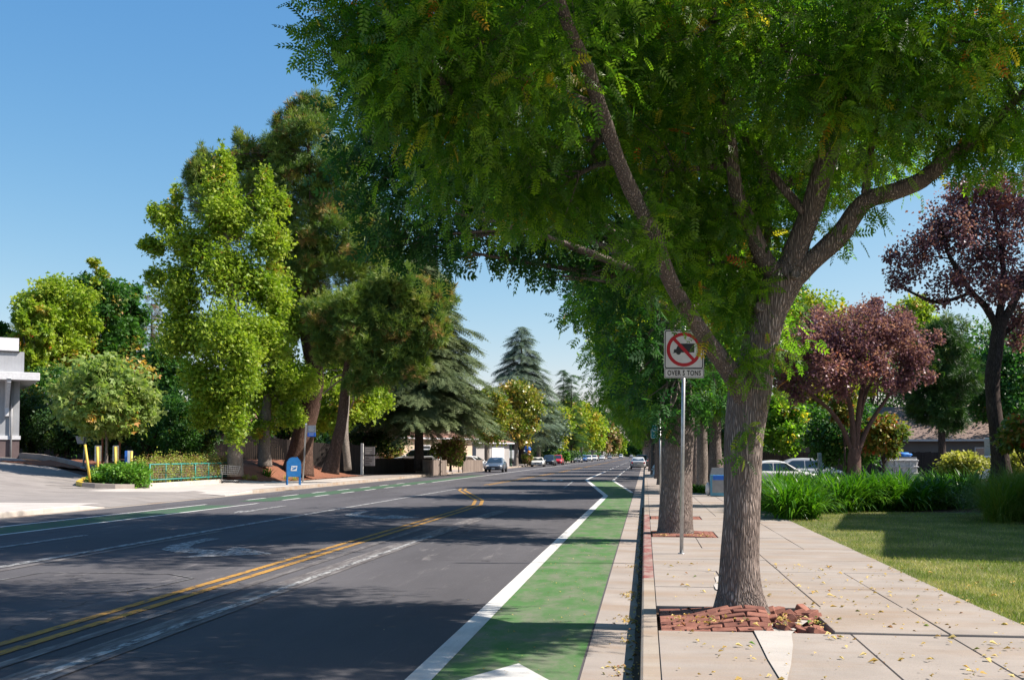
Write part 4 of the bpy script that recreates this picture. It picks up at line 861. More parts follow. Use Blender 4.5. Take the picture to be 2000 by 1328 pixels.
plum(pb_, [(1958, 955, 31, 46), (1955, 900, 31, 36), (1946, 840, 31, 27), (1938, 760, 31, 26), (1945, 680, 31, 27), (1955, 620, 31, 24)],
 [[(1948, 640, 31, 17), (1925, 600, 31, 13), (1890, 560, 31, 10), (1850, 490, 31, 7), (1830, 420, 31, 4)], [(1950, 630, 31, 16), (1960, 540, 31, 12), (1950, 450, 31, 8), (1930, 370, 31, 4)], [(1952, 640, 31, 18), (1990, 570, 31, 14), (2030, 480, 31, 9), (2060, 400, 31, 5)], [(1900, 570, 31, 8), (1830, 590, 31, 7), (1760, 560, 31, 4)], [(1950, 660, 31.5, 12), (2000, 620, 32, 9), (2060, 590, 32, 6)]],
 lm([(1800, 500, 31, .75), (1860, 440, 31, .8), (1760, 540, 31, .45), (1850, 560, 30.8, .65), (1930, 400, 31, .85), (1960, 480, 30.8, .8), (1900, 510, 31.3, .7), (2010, 420, 31, .9), (2030, 540, 31, .8), (1990, 620, 31.5, .5), (1880, 380, 31.2, .6), (1830, 460, 31.6, .5), (1970, 560, 31.6, .6), (1740, 500, 31, .28)]) + lm([(2110, 480, 31, 1.2), (2090, 360, 31, 1.1), (1990, 660, 32, .4), (1960, 370, 31, .8), (1900, 450, 30.5, .7), (1950, 560, 30.5, .6)]), 27000, .10, 'tall purple-leaved tree with a dark crooked trunk at the right edge', 121)
bushy('photinia_tree', 1655, 48, 180, 790, 905, 'deep_leaf', 9000, .17, 'dark green leafy shrub tree behind the round purple tree', 131, cat='shrub', zb=.05, nb=12, th=1.2)
for i_, (u_, D_, w_, vt_, vb_, m_, lb_) in enumerate(((1385, 78, 170, 740, 905, 'shrub_leaf', 'dark shrub mass seen between the two big trunks'), (1470, 80, 130, 760, 905, 'deep_leaf', 'dark shrub behind the parked cars, left end of the plank fence'), (1320, 110, 120, 800, 892, 'shrub_leaf', 'dark shrub right of the far pavement'), (1700, 92, 230, 650, 880, 'deep_leaf', 'green tree mass behind the round purple tree stems'), (1880, 84, 240, 600, 860, 'deep_leaf', 'tall dark tree mass behind the brown roof'), (2010, 76, 200, 560, 880, 'shrub_leaf', 'dark tree mass at the right edge behind the truck'))):
    bushy('shrub' if i_ < 3 else 'oak_tree', u_, D_, w_, vt_, vb_, m_, 9000, .22, lb_, 190 + i_, cat='shrub' if i_ < 3 else 'tree', zb=.0, nb=12, th=.8)
bushy('photinia_tree', 1725, 46, 90, 805, 895, 'photinia_leaf', 5000, .17, 'shrub with orange-red leaf tips right of the purple tree stems', 132, cat='shrub', zb=.05, nb=9, th=1.2)
bushy('photinia_tree', 1650, 45.5, 60, 745, 840, 'photinia_leaf', 2200, .16, 'orange-tipped shrub showing between the purple tree stems', 133, cat='shrub', zb=.05, nb=7, th=2)
bushy('photinia_tree', 2005, 28, 110, 815, 885, 'photinia_leaf', 3500, .12, 'red-tipped shrub at the right edge in front of the white truck', 134, cat='shrub', zb=.1, nb=8, th=1.2)
RB = 'trees behind the car park on the right'
bushy('ash_tree', 1590, 72, 220, 545, 830, 'yellow_leaf', 22000, .26, 'sunlit yellow-green tree behind the big trunk', 141, zb=0, group=RB, nb=18)
bushy('ash_tree', 1530, 64, 110, 760, 890, 'ash_leaf', 8000, .2, 'low green tree above the white sedan', 145, zb=0, group=RB, nb=10)
bushy('pine_tree', 1690, 80, 90, 575, 800, 'gum_leaf', 10000, .26, 'green tree with a pointed top behind the round purple tree', 142, zb=0, group=RB, nb=12)
bushy('plum_tree', 1716, 76, 46, 548, 760, 'plum_leaf', 5000, .24, 'dark purple columnar tree between two green ones', 143, zb=0, group=RB, nb=8)
bushy('pine_tree', 1840, 58, 150, 590, 870, 'shrub_leaf', 9000, .34, 'dark pine in front of the brown roof', 144, T_need, zb=0, group=RB, nb=14, th=3.5, r0=.22)
bushy('ash_tree', 1960, 66, 170, 640, 850, 'ash_leaf_blue', 12000, .24, 'dark green tree behind the white box truck', 146, zb=0, group=RB, nb=14)
bushy('ash_tree', 1790, 84, 110, 560, 740, 'gum_leaf', 9000, .26, 'light green tree between the two purple trees', 147, zb=0, group=RB, nb=12)
for i, (u, D_, lab) in enumerate([(1358, 50, 'left of three dark trunks behind the news box'), (1372, 47, 'middle of three dark trunks behind the news box, forked'), (1398, 44, 'right and thickest of three dark trunks behind the news box')]):
    b = P(u, 940, D_); b.z = .05
    bl = [(b.x - .5, b.y, 4.6, 1.3, 1.3, 1.0), (b.x + .6, b.y + .5, 5.4, 1.5, 1.4, 1.1), (b.x, b.y - .5, 6.4, 1.5, 1.4, 1.1), (b.x + .3, b.y, 3.8, .9, .9, .6)]
    auto_tree('ash_tree', b, 3.6, .24 + .03 * i, bl, TP4, 2600, .3, MT['ash_leaf_blue'], MT['pale_bark' if i == 1 else 'ash_bark'], lab, 'tree', 'dark trunks beside the right pavement', 150 + i, twigs=1, nside=12)
# ---------------------------------------------------------------- hedges and low planting on the right
def straps(name, label, cat, plants, nb, L, w, mat, seed, upr=.9, kind=None, group=None):
    r = np.random.default_rng(seed); Vs = []; Ts = []
    for (x, y, z, s_) in plants:
        th = r.random(nb) * 6.283; el = .55 + .95 * r.random(nb) ** .7; ln = L * s_ * (.6 + .5 * r.random(nb)); k = 5
        pos_ = np.stack([x + r.normal(size=nb) * .10 * s_, y + r.normal(size=nb) * .10 * s_, np.full(nb, z)], 1)
        d = np.stack([np.cos(th), np.sin(th), np.zeros(nb)], 1); sd_ = np.stack([-np.sin(th), np.cos(th), np.zeros(nb)], 1)
        ang = el.copy(); pts = [pos_]
        bend = .16 + .34 * r.random(nb)
        for i in range(k):
            pos_ = pos_ + (d * np.cos(ang)[:, None] + np.array([0, 0, 1]) * np.sin(ang)[:, None]) * (ln / k)[:, None]; ang = ang - bend * (1.2 if i > 1 else .5); pts.append(pos_)
        W_ = [.7, 1, 1, .9, .6, .08]; V = np.stack([np.stack([p + sd_ * w * q / 2, p - sd_ * w * q / 2], 1) for p, q in zip(pts, W_)], 1)  # nb,k+1,2,3
        Vs.append(V.reshape(-1, 3)); Ts.append(np.repeat(np.clip(.25 + .5 * r.random(nb) + .15 * (ang < -.5), 0, 1), (k + 1) * 2))
    nbt = nb * len(plants); F = []
    b0 = (np.arange(nbt) * 12)[:, None]
    F = np.concatenate([b0 + np.array([[2 * i, 2 * i + 1, 2 * i + 3, 2 * i + 2]]) for i in range(5)], 0)
    me = np_mesh(name, np.concatenate(Vs), F, np.concatenate(Ts), smooth=True); me.materials.append(mat)
    return tag(link(name, me), label, cat, group, kind)
r = random.Random(17); pl = []
for i in range(120):
    t = r.random(); v0 = 1006 - 14 * t; q = P(1512 + 395 * t, 940, 3100 / (v0 - 888) * 1.0 + .5 + 3.4 * r.random()); pl.append((q.x, q.y, .12, .8 + .35 * r.random()))
for i in range(14): pl.append((3.7 + r.uniform(-.35, .3), 25.6 + r.random() * 4, .12, .95))
straps('agapanthus_hedge', 'long hedge of glossy dark green strap leaves behind the lawn', 'hedge', pl, 110, 1.3, .045, MT['strap_leaf'], 5)
pl = [(q.x, q.y, .1, 1.0) for q in [P(1560 + 200 * r.random(), 930, 33 + 2 * r.random()) for _ in range(60)]]
straps('flax_bed', 'yellow-green tufted plants showing behind the strap-leaf hedge', 'plants', pl, 60, .95, .02, MT['gold_leaf'], 6)
pl = [(q.x, q.y, .1, 1.2) for q in [P(1945 + 110 * r.random(), 960, 23.5 + 2.5 * r.random()) for _ in range(22)]]
straps('ornamental_grass', 'tall arching fine green grass at the right end of the hedge', 'ornamental grass', pl, 420, 1.35, .010, MT['fine_grass'], 7)
for i, (u, lab) in enumerate(((1880, 'pale yellow variegated shrub left of the crooked purple tree trunk'), (1985, 'pale yellow variegated shrub right of the crooked purple tree trunk'))):
    bushy('variegated_shrub', u, 33, 100, 884, 925, 'gold_leaf', 5000, .10, lab, 160 + i, zb=.1, nb=8, cat='shrub', group='variegated shrubs behind the hedge', th=.3)
pl = [(2.75 + 1.2 * r.random(), 39 + 2 * r.random(), .1, .7) for _ in range(14)] + [(1.9 + .8 * r.random(), 42 + 2 * r.random(), .1, .7) for _ in range(14)]
straps('agapanthus_clump', 'low dark strap-leaf plants round the blue news box', 'plants', pl, 50, .7, .04, MT['strap_leaf'], 8)
for i, (u, v, lab) in enumerate(((401 + 102, 893, 'small spiky plant on the bark mound left of the mailbox'), (521, 925, 'spiky agave on the bark slope just left of the mailbox'), (616, 903, 'small spiky plant at the top of the bark mound right of the bus pole'), (683, 915, 'spiky plant at the foot of the slim pale trunk'), (740, 918, 'tiny pale spiky plant near the driveway sign'))):
    p = G(u, v + 6); straps('spiky_plant', lab, 'plant', [(p.x, p.y, p.z, 1)], 40, .75 if i < 4 else .3, .07, MT['strap_leaf'], 30 + i, group='spiky plants on the bark mound')
# ---------------------------------------------------------------- object materials
flat('sign_white', (.62, .58, .57), .5); flat('sign_black', (.02, .02, .024), .5); flat('sign_red', (.42, .010, .022), .45); flat('galv', (.42, .43, .44), .38, .7, vary=.2, scale=14)
flat('white_metal', (.68, .68, .66), .5); flat('post_yellow', (.62, .43, .06), .5); flat('mail_blue', (.018, .16, .42), .4); flat('sign_blue', (.03, .16, .62), .5)
flat('sign_teal', (.01, .22, .26), .5); flat('rail_teal', (.015, .22, .19), .5); flat('grey_metal', (.30, .30, .31), .5, .3); flat('dark_green', (.02, .07, .035), .5); flat('black_plastic', (.02, .02, .022), .5)
flat('tyre', (.022, .022, .023), .85); flat('rim', (.45, .46, .47), .35, .8); flat('plate', (.6, .6, .58), .5); flat('tail_red', (.38, .015, .015), .25); flat('lamp_clear', (.72, .74, .76), .15)
flat('orange', (.7, .25, .02), .5); flat('cap_yellow', (.55, .45, .04), .5); flat('tarp_blue', (.03, .2, .6), .5); flat('script_ink', (.16, .015, .06), .5)
flat('skin', (.42, .26, .19), .6); flat('cloth_navy', (.03, .04, .09), .9); flat('cloth_red', (.32, .05, .05), .9); flat('denim', (.05, .08, .15), .9); flat('hair', (.03, .02, .015), .8)
def glass(name, c=(.02, .03, .035)):
    m, t, b, o = newmat(name); b.inputs['Base Color'].default_value = (*c, 1); b.inputs['Roughness'].default_value = .06; b.inputs['Specular IOR Level'].default_value = .9
    b.inputs['Coat Weight'].default_value = .6; MT[name] = m
glass('car_glass'); glass('house_glass', (.04, .045, .05))
for n_, c in (('car_white', (.66, .66, .64)), ('car_bluegrey', (.075, .10, .135)), ('car_silver', (.42, .43, .44)), ('car_darkblue', (.012, .020, .034)), ('car_red', (.42, .012, .02)), ('car_grey', (.22, .22, .22)), ('car_blue', (.04, .11, .28)), ('car_black', (.02, .02, .022))): paint(n_, c)
def wood(name, c1, c2):
    m, t, b, o = newmat(name); co = pos(t, (1, 1, .12)); n1 = ntex(t, co, 14, 8)
    v = N(t, 'ShaderNodeTexWhiteNoise', noise_dimensions='3D'); sn = N(t, 'ShaderNodeVectorMath', operation='SNAP'); sn.inputs[1].default_value = (.15, .15, 50)
    t.links.new(pos(t), sn.inputs[0]); t.links.new(sn.outputs[0], v.inputs[0])
    c = ramp(t, n1, [(.3, c1), (.7, c2)]); c = mix(t, .45, c, ramp(t, v.outputs[0], [(0, tuple(x * .55 for x in c1)), (1, c2)]))
    t.links.new(c, b.inputs['Base Color']); b.inputs['Roughness'].default_value = .9; bump(t, b, n1, .5, .01); MT[name] = m
wood('dark_fence_wood', (.020, .015, .013), (.042, .030, .026)); wood('grey_fence_wood', (.16, .12, .095), (.30, .24, .20))
def siding(name, c, per=.2, vertical=False, depth=.02):
    m, t, b, o = newmat(name); w = N(t, 'ShaderNodeTexWave', wave_type='BANDS', bands_direction='Z' if not vertical else 'X', wave_profile='SAW'); w.inputs['Scale'].default_value = 1 / per / 3.18 * 1.0
    t.links.new(pos(t, (1, 1, 1), True), w.inputs['Vector']); n1 = ntex(t, pos(t), 1.5, 6)
    cc = ramp(t, n1, [(.3, tuple(x * .85 for x in c)), (.7, c)]); cc = mix(t, ramp(t, w.outputs['Fac'], [(.0, g3(.6)), (.08, g3(0))]), cc, tuple(x * .4 for x in c))
    t.links.new(cc, b.inputs['Base Color']); b.inputs['Roughness'].default_value = .75; bump(t, b, w.outputs['Fac'], .6, depth); MT[name] = m
siding('grey_siding', (.40, .41, .43), .18, True); siding('house_siding', (.17, .155, .15), .2); siding('cream_wall', (.55, .42, .30), 3); siding('beige_wall', (.34, .29, .24), .3, True); siding('grey_wall', (.40, .38, .36), .25)
def shingles(name, c):
    m, t, b, o = newmat(name); br = N(t, 'ShaderNodeTexBrick'); br.inputs['Scale'].default_value = 1; br.inputs['Brick Width'].default_value = .30; br.inputs['Row Height'].default_value = .16; br.inputs['Mortar Size'].default_value = .012
    br.inputs['Color1'].default_value = (*c, 1); br.inputs['Color2'].default_value = (*[x * .62 for x in c], 1); br.inputs['Mortar'].default_value = (*[x * .25 for x in c], 1)
    t.links.new(pos(t, (1, 1.0, 1), True), br.inputs['Vector']); cc = mix(t, .5, br.outputs['Color'], ramp(t, ntex(t, pos(t), 3, 8), [(.3, tuple(x * .6 for x in c)), (.7, tuple(x * 1.2 for x in c))]))
    t.links.new(cc, b.inputs['Base Color']); b.inputs['Roughness'].default_value = .9; bump(t, b, br.outputs['Fac'], .6, .02); MT[name] = m
shingles('brown_shingles', (.27, .19, .155)); shingles('red_tiles', (.36, .19, .13))
concrete('masonry', (.16, .12, .12), (.08, .05, .05), .5); flat('stucco_white', (.74, .74, .76), .8); flat('trim_white', (.68, .68, .70), .6)
# ---------------------------------------------------------------- no trucks sign
sp = P(1331, 1081, 16.15); sp.z = .15
root = empty('traffic_sign', sp, 0, 'white no-trucks sign with red circle and slash on a galvanised pavement pole', 'traffic sign')
top = P(1336, 640, 16.15) - sp
mb = MB(); mb.tube([(0, 0, 0), top * .5, top * 1.005], .030, 14); mb.tube([(0, 0, 0), (0, 0, .012)], .055, 14)
for i in range(14): pass
mb.build('pole', MT['galv'], root)
def rrect(w, h, r_, n=5):
    out = []
    for cx, cy, a0 in ((w / 2 - r_, h / 2 - r_, 0), (-w / 2 + r_, h / 2 - r_, 90), (-w / 2 + r_, -h / 2 + r_, 180), (w / 2 - r_, -h / 2 + r_, 270)):
        for k in range(n + 1): a = rad(a0 + 90 * k / n); out.append((cx + r_ * math.cos(a), cy + r_ * math.sin(a)))
    return out
def ring2(mb, o_, i_, z, M):
    b = len(mb.v); n = len(o_)
    mb.v += [tuple(M @ Vector((x, y, z))) for x, y in o_] + [tuple(M @ Vector((x, y, z))) for x, y in i_]
    for k in range(n): j = (k + 1) % n; mb.face((b + k, b + j, b + n + j, b + n + k))
def face_m(c, tilt=0.0, yaw=None):            # local XY -> upright panel facing the camera side (-Y)
    return Matrix.Translation(c) @ Matrix.Rotation(YAW * .4 if yaw is None else yaw, 4, 'Z') @ Matrix.Rotation(tilt, 4, 'Y') @ Matrix.Rotation(rad(90), 4, 'X')
c1 = P(1335.5, 683, 16.1) - sp; M = face_m(c1 + Vector((0, -.034, 0)), rad(.6)); s_ = 16.1 / 2000
W1, H1 = 77 * s_, 77 * s_
mb = MB(); mb.prism(rrect(W1, H1, .035), .003, M); pl_ = mb.build('panel', MT['sign_white'], root)
mb = MB(); ring2(mb, rrect(W1 - .022, H1 - .022, .03), rrect(W1 - .050, H1 - .050, .022), .0045, M); mb.build('border', MT['sign_black'], pl_)
# truck silhouette
R_ = 32.5 * s_; q = lambda pts: [(x * R_, y * R_) for x, y in pts]
mb = MB(); body = q([(-.20, .36), (.62, .36), (.62, -.18), (.20, -.18), (-.16, -.18), (-.24, -.30), (-.33, -.32), (-.42, -.28), (-.47, -.2), (-.66, -.22), (-.60, -.16), (-.60, .0), (-.46, .02), (-.38, .22), (-.20, .24)])
body = body[::-1]; mb.prism(body, .0014, M @ Matrix.Translation((0, 0, .003))); mb.build('truck_symbol', MT['sign_black'], pl_)
cir = lambda r_, n=40: [(r_ * math.cos(2 * math.pi * k / n), r_ * math.sin(2 * math.pi * k / n)) for k in range(n)]
mb = MB(); ring2(mb, cir(R_ * 1.03), cir(R_ * .83), .0052, M)
a = rad(-47); dx, dy = math.cos(a), math.sin(a); w_ = R_ * .095; e = R_ * .87
mb.poly([M @ Vector(v) for v in ((-dx * e - dy * w_, -dy * e + dx * w_, .0062), (-dx * e + dy * w_, -dy * e - dx * w_, .0062), (dx * e + dy * w_, dy * e - dx * w_, .0062), (dx * e - dy * w_, dy * e + dx * w_, .0062))])
mb.build('prohibition_ring', MT['sign_red'], pl_)
c2 = P(1336, 729, 16.1) - sp; M2 = face_m(c2 + Vector((0, -.034, 0)), rad(.6)); W2, H2 = 77 * s_, 19.5 * s_
mb = MB(); mb.prism(rrect(W2, H2, .02), .003, M2); p2_ = mb.build('supplementary_panel', MT['sign_white'], root)
mb = MB(); ring2(mb, rrect(W2 - .016, H2 - .016, .018), rrect(W2 - .030, H2 - .030, .014), .0045, M2); mb.build('border', MT['sign_black'], p2_)
text_mesh('lettering', 'OVER 5 TONS', .112, MT['sign_black'], M2 @ Matrix.Translation((0, -.002, .0045)), .001, sx=.68, spacing=1.12, bold=.003, parent=p2_)
for cc_ in (c1 + Vector((0, -.04, .29)), c1 + Vector((0, -.04, -.29)), c2 + Vector((0, -.04, .0))):
    mb = MB(); mb.lathe([(.009, -.004), (.009, .004), (.004, .008)], n=10, M=Matrix.Translation(cc_) @ Matrix.Rotation(rad(90), 4, 'X')); mb.build('bolt', MT['galv'], root)
# ---------------------------------------------------------------- teal sign far along the pavement
tp = P(1290, 975, 34); tp.z = .15
root = empty('banner_sign', tp, 0, 'small teal sign with a white curved emblem left of the second trunk', 'sign')
mb = MB(); mb.tube([(0, 0, 0), (0, 0, 2.75)], .028, 10); mb.build('pole', MT['galv'], root)
c = P(1278, 843, 34) - tp; M = face_m(c); w_ = 14 * 34 / 2000; h_ = 27 * 34 / 2000
mb = MB(); mb.prism(rrect(w_, h_, .04), .004, M); pn = mb.build('panel', MT['sign_teal'], root)
mb = MB(); ring2(mb, rrect(w_ - .01, h_ - .01, .036), rrect(w_ - .035, h_ - .035, .03), .006, M); mb.build('border', MT['white_metal'], pn)
mb = MB(); pts = [M @ Vector((.055 * math.cos(rad(a)), .06 + .055 * math.sin(rad(a)), .008)) for a in range(20, 340, 20)]; mb.tube(pts, .009, 5); mb.tube([M @ Vector((-.04, -.14, .008)), M @ Vector((.02, -.10, .008)), M @ Vector((.055, -.03, .008))], .007, 5); mb.build('emblem', MT['white_metal'], pn)
mb = MB(); mb.tube([(0, 0, c.z + .1), (c.x, 0, c.z + .1)], .012, 6); mb.build('bracket', MT['galv'], root)
# ---------------------------------------------------------------- bus stop
bp = G(591, 940); root = empty('bus_stop_sign', bp, 0, 'grey bus stop pole with a silver and blue panel beside the blue mailbox', 'bus stop sign')
D_ = 54; top = P(598, 828, D_) - bp
mb = MB(); mb.tube([(0, 0, -.2), top], .05, 10); mb.build('pole', MT['galv'], root)
M = face_m(P(608.5, 837.5, D_ - .1) - bp); mb = MB(); mb.box((0, 0, 0), (16 * D_ / 2000, 23 * D_ / 2000 * .62, .03), M=M @ Matrix.Translation((0, .0, 0))); pn = mb.build('route_panel', MT['grey_metal'], root)
mb = MB()
for k in range(6): mb.box((0, 0, 0), (.30 - .05 * (k % 3), .018, .004), M=M @ Matrix.Translation((0, .13 - .048 * k, .018)))
mb.build('route_lines', MT['white_metal'], pn)
M = face_m(P(608.5, 848.2, D_ - .1) - bp, 0); mb = MB(); mb.box((0, 0, 0), (16 * D_ / 2000, 8.6 * D_ / 2000, .03), M=M); pn = mb.build('stop_panel', MT['sign_blue'], root)
mb = MB()
for k in range(2): mb.box((0, 0, 0), (.26, .022, .004), M=M @ Matrix.Translation((0, .045 - .07 * k, .018)))
mb.build('stop_lines', MT['white_metal'], pn)
# ---------------------------------------------------------------- mailbox
mp = P(573, 945, 53); mp.z = .155
root = empty('mailbox', mp, YAW + rad(16), 'blue domed street mailbox with a white eagle emblem, standing in front of the bark mound', 'mailbox')
w_, d_, h_, lz = .72, .70, 1.0, .42
prof = [(-w_ / 2, lz), (w_ / 2, lz)] + [(w_ / 2 * math.cos(rad(a)), lz + h_ - w_ / 2 + w_ / 2 * math.sin(rad(a))) for a in range(0, 181, 12)]
Mf = Matrix.Rotation(rad(90), 4, 'X') @ Matrix.Translation((0, 0, -d_ / 2))
mb = MB(); mb.prism(prof, d_, Mf); bd = mb.build('body', MT['mail_blue'], root)
mb = MB(); mb.box((w_ / 2 + .008, 0, lz + .48), (.03, d_ * .86, .06)); mb.box((w_ / 2 + .004, 0, lz + .22), (.02, d_ * .9, .02)); mb.build('trim', MT['mail_blue'], root)
mb = MB(); mb.box((w_ / 2 - .085, 0, lz + h_ - .19), (.12, d_ * .62, .15), M=Matrix.Translation((w_ / 2 - .05, 0, lz + h_ - .2)) @ Matrix.Rotation(rad(-32), 4, 'Y')); mb.build('mail_slot', MT['black_plastic'], root)
mb = MB(); mb.box((0, 0, 0), (.03, d_ * .7, .26), M=Matrix.Translation((w_ / 2 - .13, 0, lz + h_ - .09)) @ Matrix.Rotation(rad(-38), 4, 'Y')); mb.build('hood', MT['mail_blue'], root)
for sx in (-1, 1):
    for sy in (-1, 1):
        mb = MB(); mb.box((sx * (w_ / 2 - .035), sy * (d_ / 2 - .035), lz / 2 + .02), (.07, .07, lz + .04), bev=.008); mb.build('leg', MT['mail_blue'], root)
Ml = Matrix.Translation((0, -d_ / 2 - .003, lz + .43)) @ Matrix.Rotation(rad(90), 4, 'X')
mb = MB(); mb.prism([(-.17, -.13), (.13, -.13), (.17, .13), (-.13, .13)], .004, Ml); e_ = mb.build('emblem', MT['white_metal'], root)
mb = MB(); mb.prism([(-.13, -.07), (-.03, -.075), (.09, -.03), (.14, .06), (.05, .065), (-.02, .05), (-.115, .10), (-.09, .04), (.03, .01), (-.08, -.02)][::-1], .003, Ml @ Matrix.Translation((0, 0, .0045))); mb.build('eagle', MT['mail_blue'], e_)
# ---------------------------------------------------------------- driveway sign
dp = G(707, 928); root = empty('driveway_sign', dp, 0, 'white post sign with two grey panels of white lettering at the small driveway', 'sign')
D_ = 76; h_ = 50 * D_ / 2000 + .5
mb = MB(); mb.box((0, 0, h_ / 2), (.20, .12, h_), bev=.01); mb.build('post', MT['white_metal'], root)
for k, (v, hh) in enumerate(((880, 16), (900, 19))):
    M = face_m(P(722, v, D_) - dp); mb = MB(); mb.box((0, 0, 0), (22 * D_ / 2000 * .92, hh * D_ / 2000, .06), M=M); pn = mb.build('panel', MT['grey_metal'] if k else MT['grey_metal'], root)
    mb = MB(); rg = random.Random(k)
    for i in range(4 + k):
        ln = rg.uniform(.25, .6); mb.box((0, 0, 0), (ln, .045, .005), M=M @ Matrix.Translation((-.33 + ln / 2, hh * D_ / 4400 - .10 - .125 * i, .034)))
    mb.build('lettering', MT['white_metal'] if not k else MT['sign_black'], pn)
# ---------------------------------------------------------------- hedge and teal railing
r0, r1 = P(292, 955, 47.2), P(462, 943, 57.5); r0.z = r1.z = .155
dr = (r1 - r0); Lr = dr.length; dr.normalize(); nr = Vector((-dr.y, dr.x, 0)); nr = nr if nr.dot(Vector((1, -.6, 0))) < 0 else -nr
def rl(t, off, z): return r0 + dr * t + nr * off + Vector((0, 0, z))
mb = MB(); ang = math.atan2(dr.y, dr.x)
mb.box(rl(Lr / 2, .12, .10), (Lr, .28, .26), rz=ang, bev=.02); tag(mb.build('kerb_wall', MT['pale_concrete']), 'low white concrete kerb wall along the foot of the teal railing', 'low wall')
root = empty('railing', r0, 0, 'teal metal railing in front of the clipped mixed hedge', 'railing'); O = lambda v: v - r0
for i in range(7):
    t = .2 + (Lr - .5) * i / 6; mb = MB(); mb.tube([O(rl(t, .1, .2)), O(rl(t, .1, 1.12))], .045 if i % 3 == 0 else .028, 6); mb.build('post', MT['rail_teal'], root)
for z in (.38, 1.10): mb = MB(); mb.tube([O(rl(.2, .1, z)), O(rl(Lr - .3, .1, z))], .035, 6); mb.build('rail', MT['rail_teal'], root)
mb = MB()
for i in range(int(Lr / .16)): mb.tube([O(rl(.3 + i * .16, .11, .38)), O(rl(.3 + i * .16, .11, 1.1))], .006, 3, False)
for i in range(5): mb.tube([O(rl(.3, .11, .5 + .12 * i)), O(rl(Lr - .3, .11, .5 + .12 * i))], .006, 3, False)
mb.build('wire_mesh', MT['grey_metal'], root)
hb = [tuple(rl(.1 + (Lr - .2) * (i + .5) / 16, .50, 0)[:2]) + (.98, .42, .52, .58) for i in range(16)]
me = crown('foliage', T_leaf, hb, 26000, .075, MT['hedge_mixed_leaf'], 5, sub=.5, nsub=22, hollow=.3, droop=0, autumn=.3)
root = empty('clipped_hedge', rl(Lr / 2, .75, 0), 0, 'clipped brown and yellow-green hedge growing behind the teal railing', 'hedge'); o = link('foliage', me, root); o.location = -root.location
mb = MB(); rg = random.Random(4)
for i in range(60): t = rg.uniform(.2, Lr - .2); mb.tube([O(rl(t, .7, 0)) + r0 - root.location, O(rl(t + rg.uniform(-.3, .3), rg.uniform(.5, 1), 1.1)) + r0 - root.location], .012, 4, False)
mb.build('stem', MT['dark_bark'], root)
# ---------------------------------------------------------------- traffic island with posts
isl = [G(u, v) for u, v in ((147, 947), (152, 941), (175, 936), (208, 930), (258, 948), (266, 954), (230, 953), (185, 952))]
isl = [P(148, 948, 46), P(160, 940, 48.5), P(200, 934, 51), P(275, 930, 52.5), P(262, 952, 46.2), P(225, 953, 45.6), P(185, 952, 45.4), P(160, 950, 45.4)]
isl = [onland(p.x, p.y) for p in isl]
cen = sum(isl, Vector()) / len(isl)
mb = MB(); n = len(isl)
for i in range(n):
    a, b_ = isl[i], isl[(i + 1) % n]; mb.cur = 1 if i in (0, 1, 2, 7) else 0
    ai = a + (cen - a).normalized() * .22; bi = b_ + (cen - b_).normalized() * .22; up_ = Vector((0, 0, .20))
    mb.poly([a - Vector((0, 0, .2)), b_ - Vector((0, 0, .2)), b_ + up_, a + up_][::1]); mb.poly([a + up_, b_ + up_, bi + up_, ai + up_]); mb.poly([ai + up_, bi + up_, bi, ai])
tag(mb.build('island_kerb', [MT['concrete'], MT['post_yellow']]), 'raised kerb of the small planted island, its left nose painted yellow', 'kerb')
mb = MB(); mb.poly([p + (cen - p).normalized() * .22 + Vector((0, 0, .12)) for p in isl]); tag(mb.build('planting_bed', MT['soil']), kind='structure')
IG = 'bright green bushes on the planted island'
for i, (u, v, D_, w_, h_, lab) in enumerate(((198, 940, 47, .55, .35, 'lowest bright green bush at the yellow nose of the island'), (222, 935, 48, .9, .75, 'bright green bush in the middle of the island'), (255, 935, 47, 1.0, .85, 'largest bright green bush at the right end of the island'))):
    p = P(u, v, D_); b = onland(p.x, p.y)
    auto_tree('bush', b, .25, .04, [(b.x + dx * w_ * .5, b.y + dy * w_ * .4, b.z + h_ * .55 + .12, w_ * .62, w_ * .6, h_ * .5) for dx, dy in ((-.8, 0), (.8, .2), (0, .8), (0, -.7))], T_leaf, 4200, .12, MT['bright_shrub_leaf'], MT['dark_bark'], lab, 'bush', IG, 170 + i, kw=dict(sub=.45, nsub=16, hollow=.3, droop=-.2))
def signpost(u0, v0, u1, v1, D_, label, panel=None, pm='galv', nm='sign_post', back=None, r_=.055, pmat='post_yellow'):
    a = P(u0, v0, D_); b = onland(a.x, a.y); root = empty(nm, b, 0, label, 'sign', 'yellow sign posts on the planted island'); t = P(u1, v1, D_) - b
    mb = MB(); mb.tube([(0, 0, -.1), t], r_, 10); mb.build('post', MT[pmat], root)
    if panel:
        ul, ur, vt, vb = panel; c = P((ul + ur) / 2, (vt + vb) / 2, D_ + .09) - b; M = face_m(c, 0, YAW + (rad(12) if back else 0))
        mb = MB(); mb.prism(rrect((ur - ul) * D_ / 2000, (vb - vt) * D_ / 2000, .03), .012, M); pn = mb.build('panel', MT[pm], root)
        if back: mb = MB(); w_ = .12; mb.box((0, 0, 0), (w_, (vb - vt) * D_ / 2000, .014), M=M @ Matrix.Translation((-(ur - ul) * D_ / 4000 + w_ / 2 - .02, 0, .006))); mb.build('edge_stripe', MT['sign_blue'], pn)
signpost(178, 943, 166, 868, 46.5, 'leftmost yellow post, leaning, bare at the nose of the island')
signpost(192, 936, 190, 872, 48, 'yellow post second from the left with a grey sign back', (185, 198, 870, 901))
signpost(227, 930, 225, 872, 49, 'third yellow post from the left with a grey sign back, rising out of a bush', (220, 232, 870, 901))
signpost(254, 925, 257, 881, 47.5, 'short yellow post at the right with a white sign edged in blue', (245, 259, 880, 910), 'white_metal', back=True)
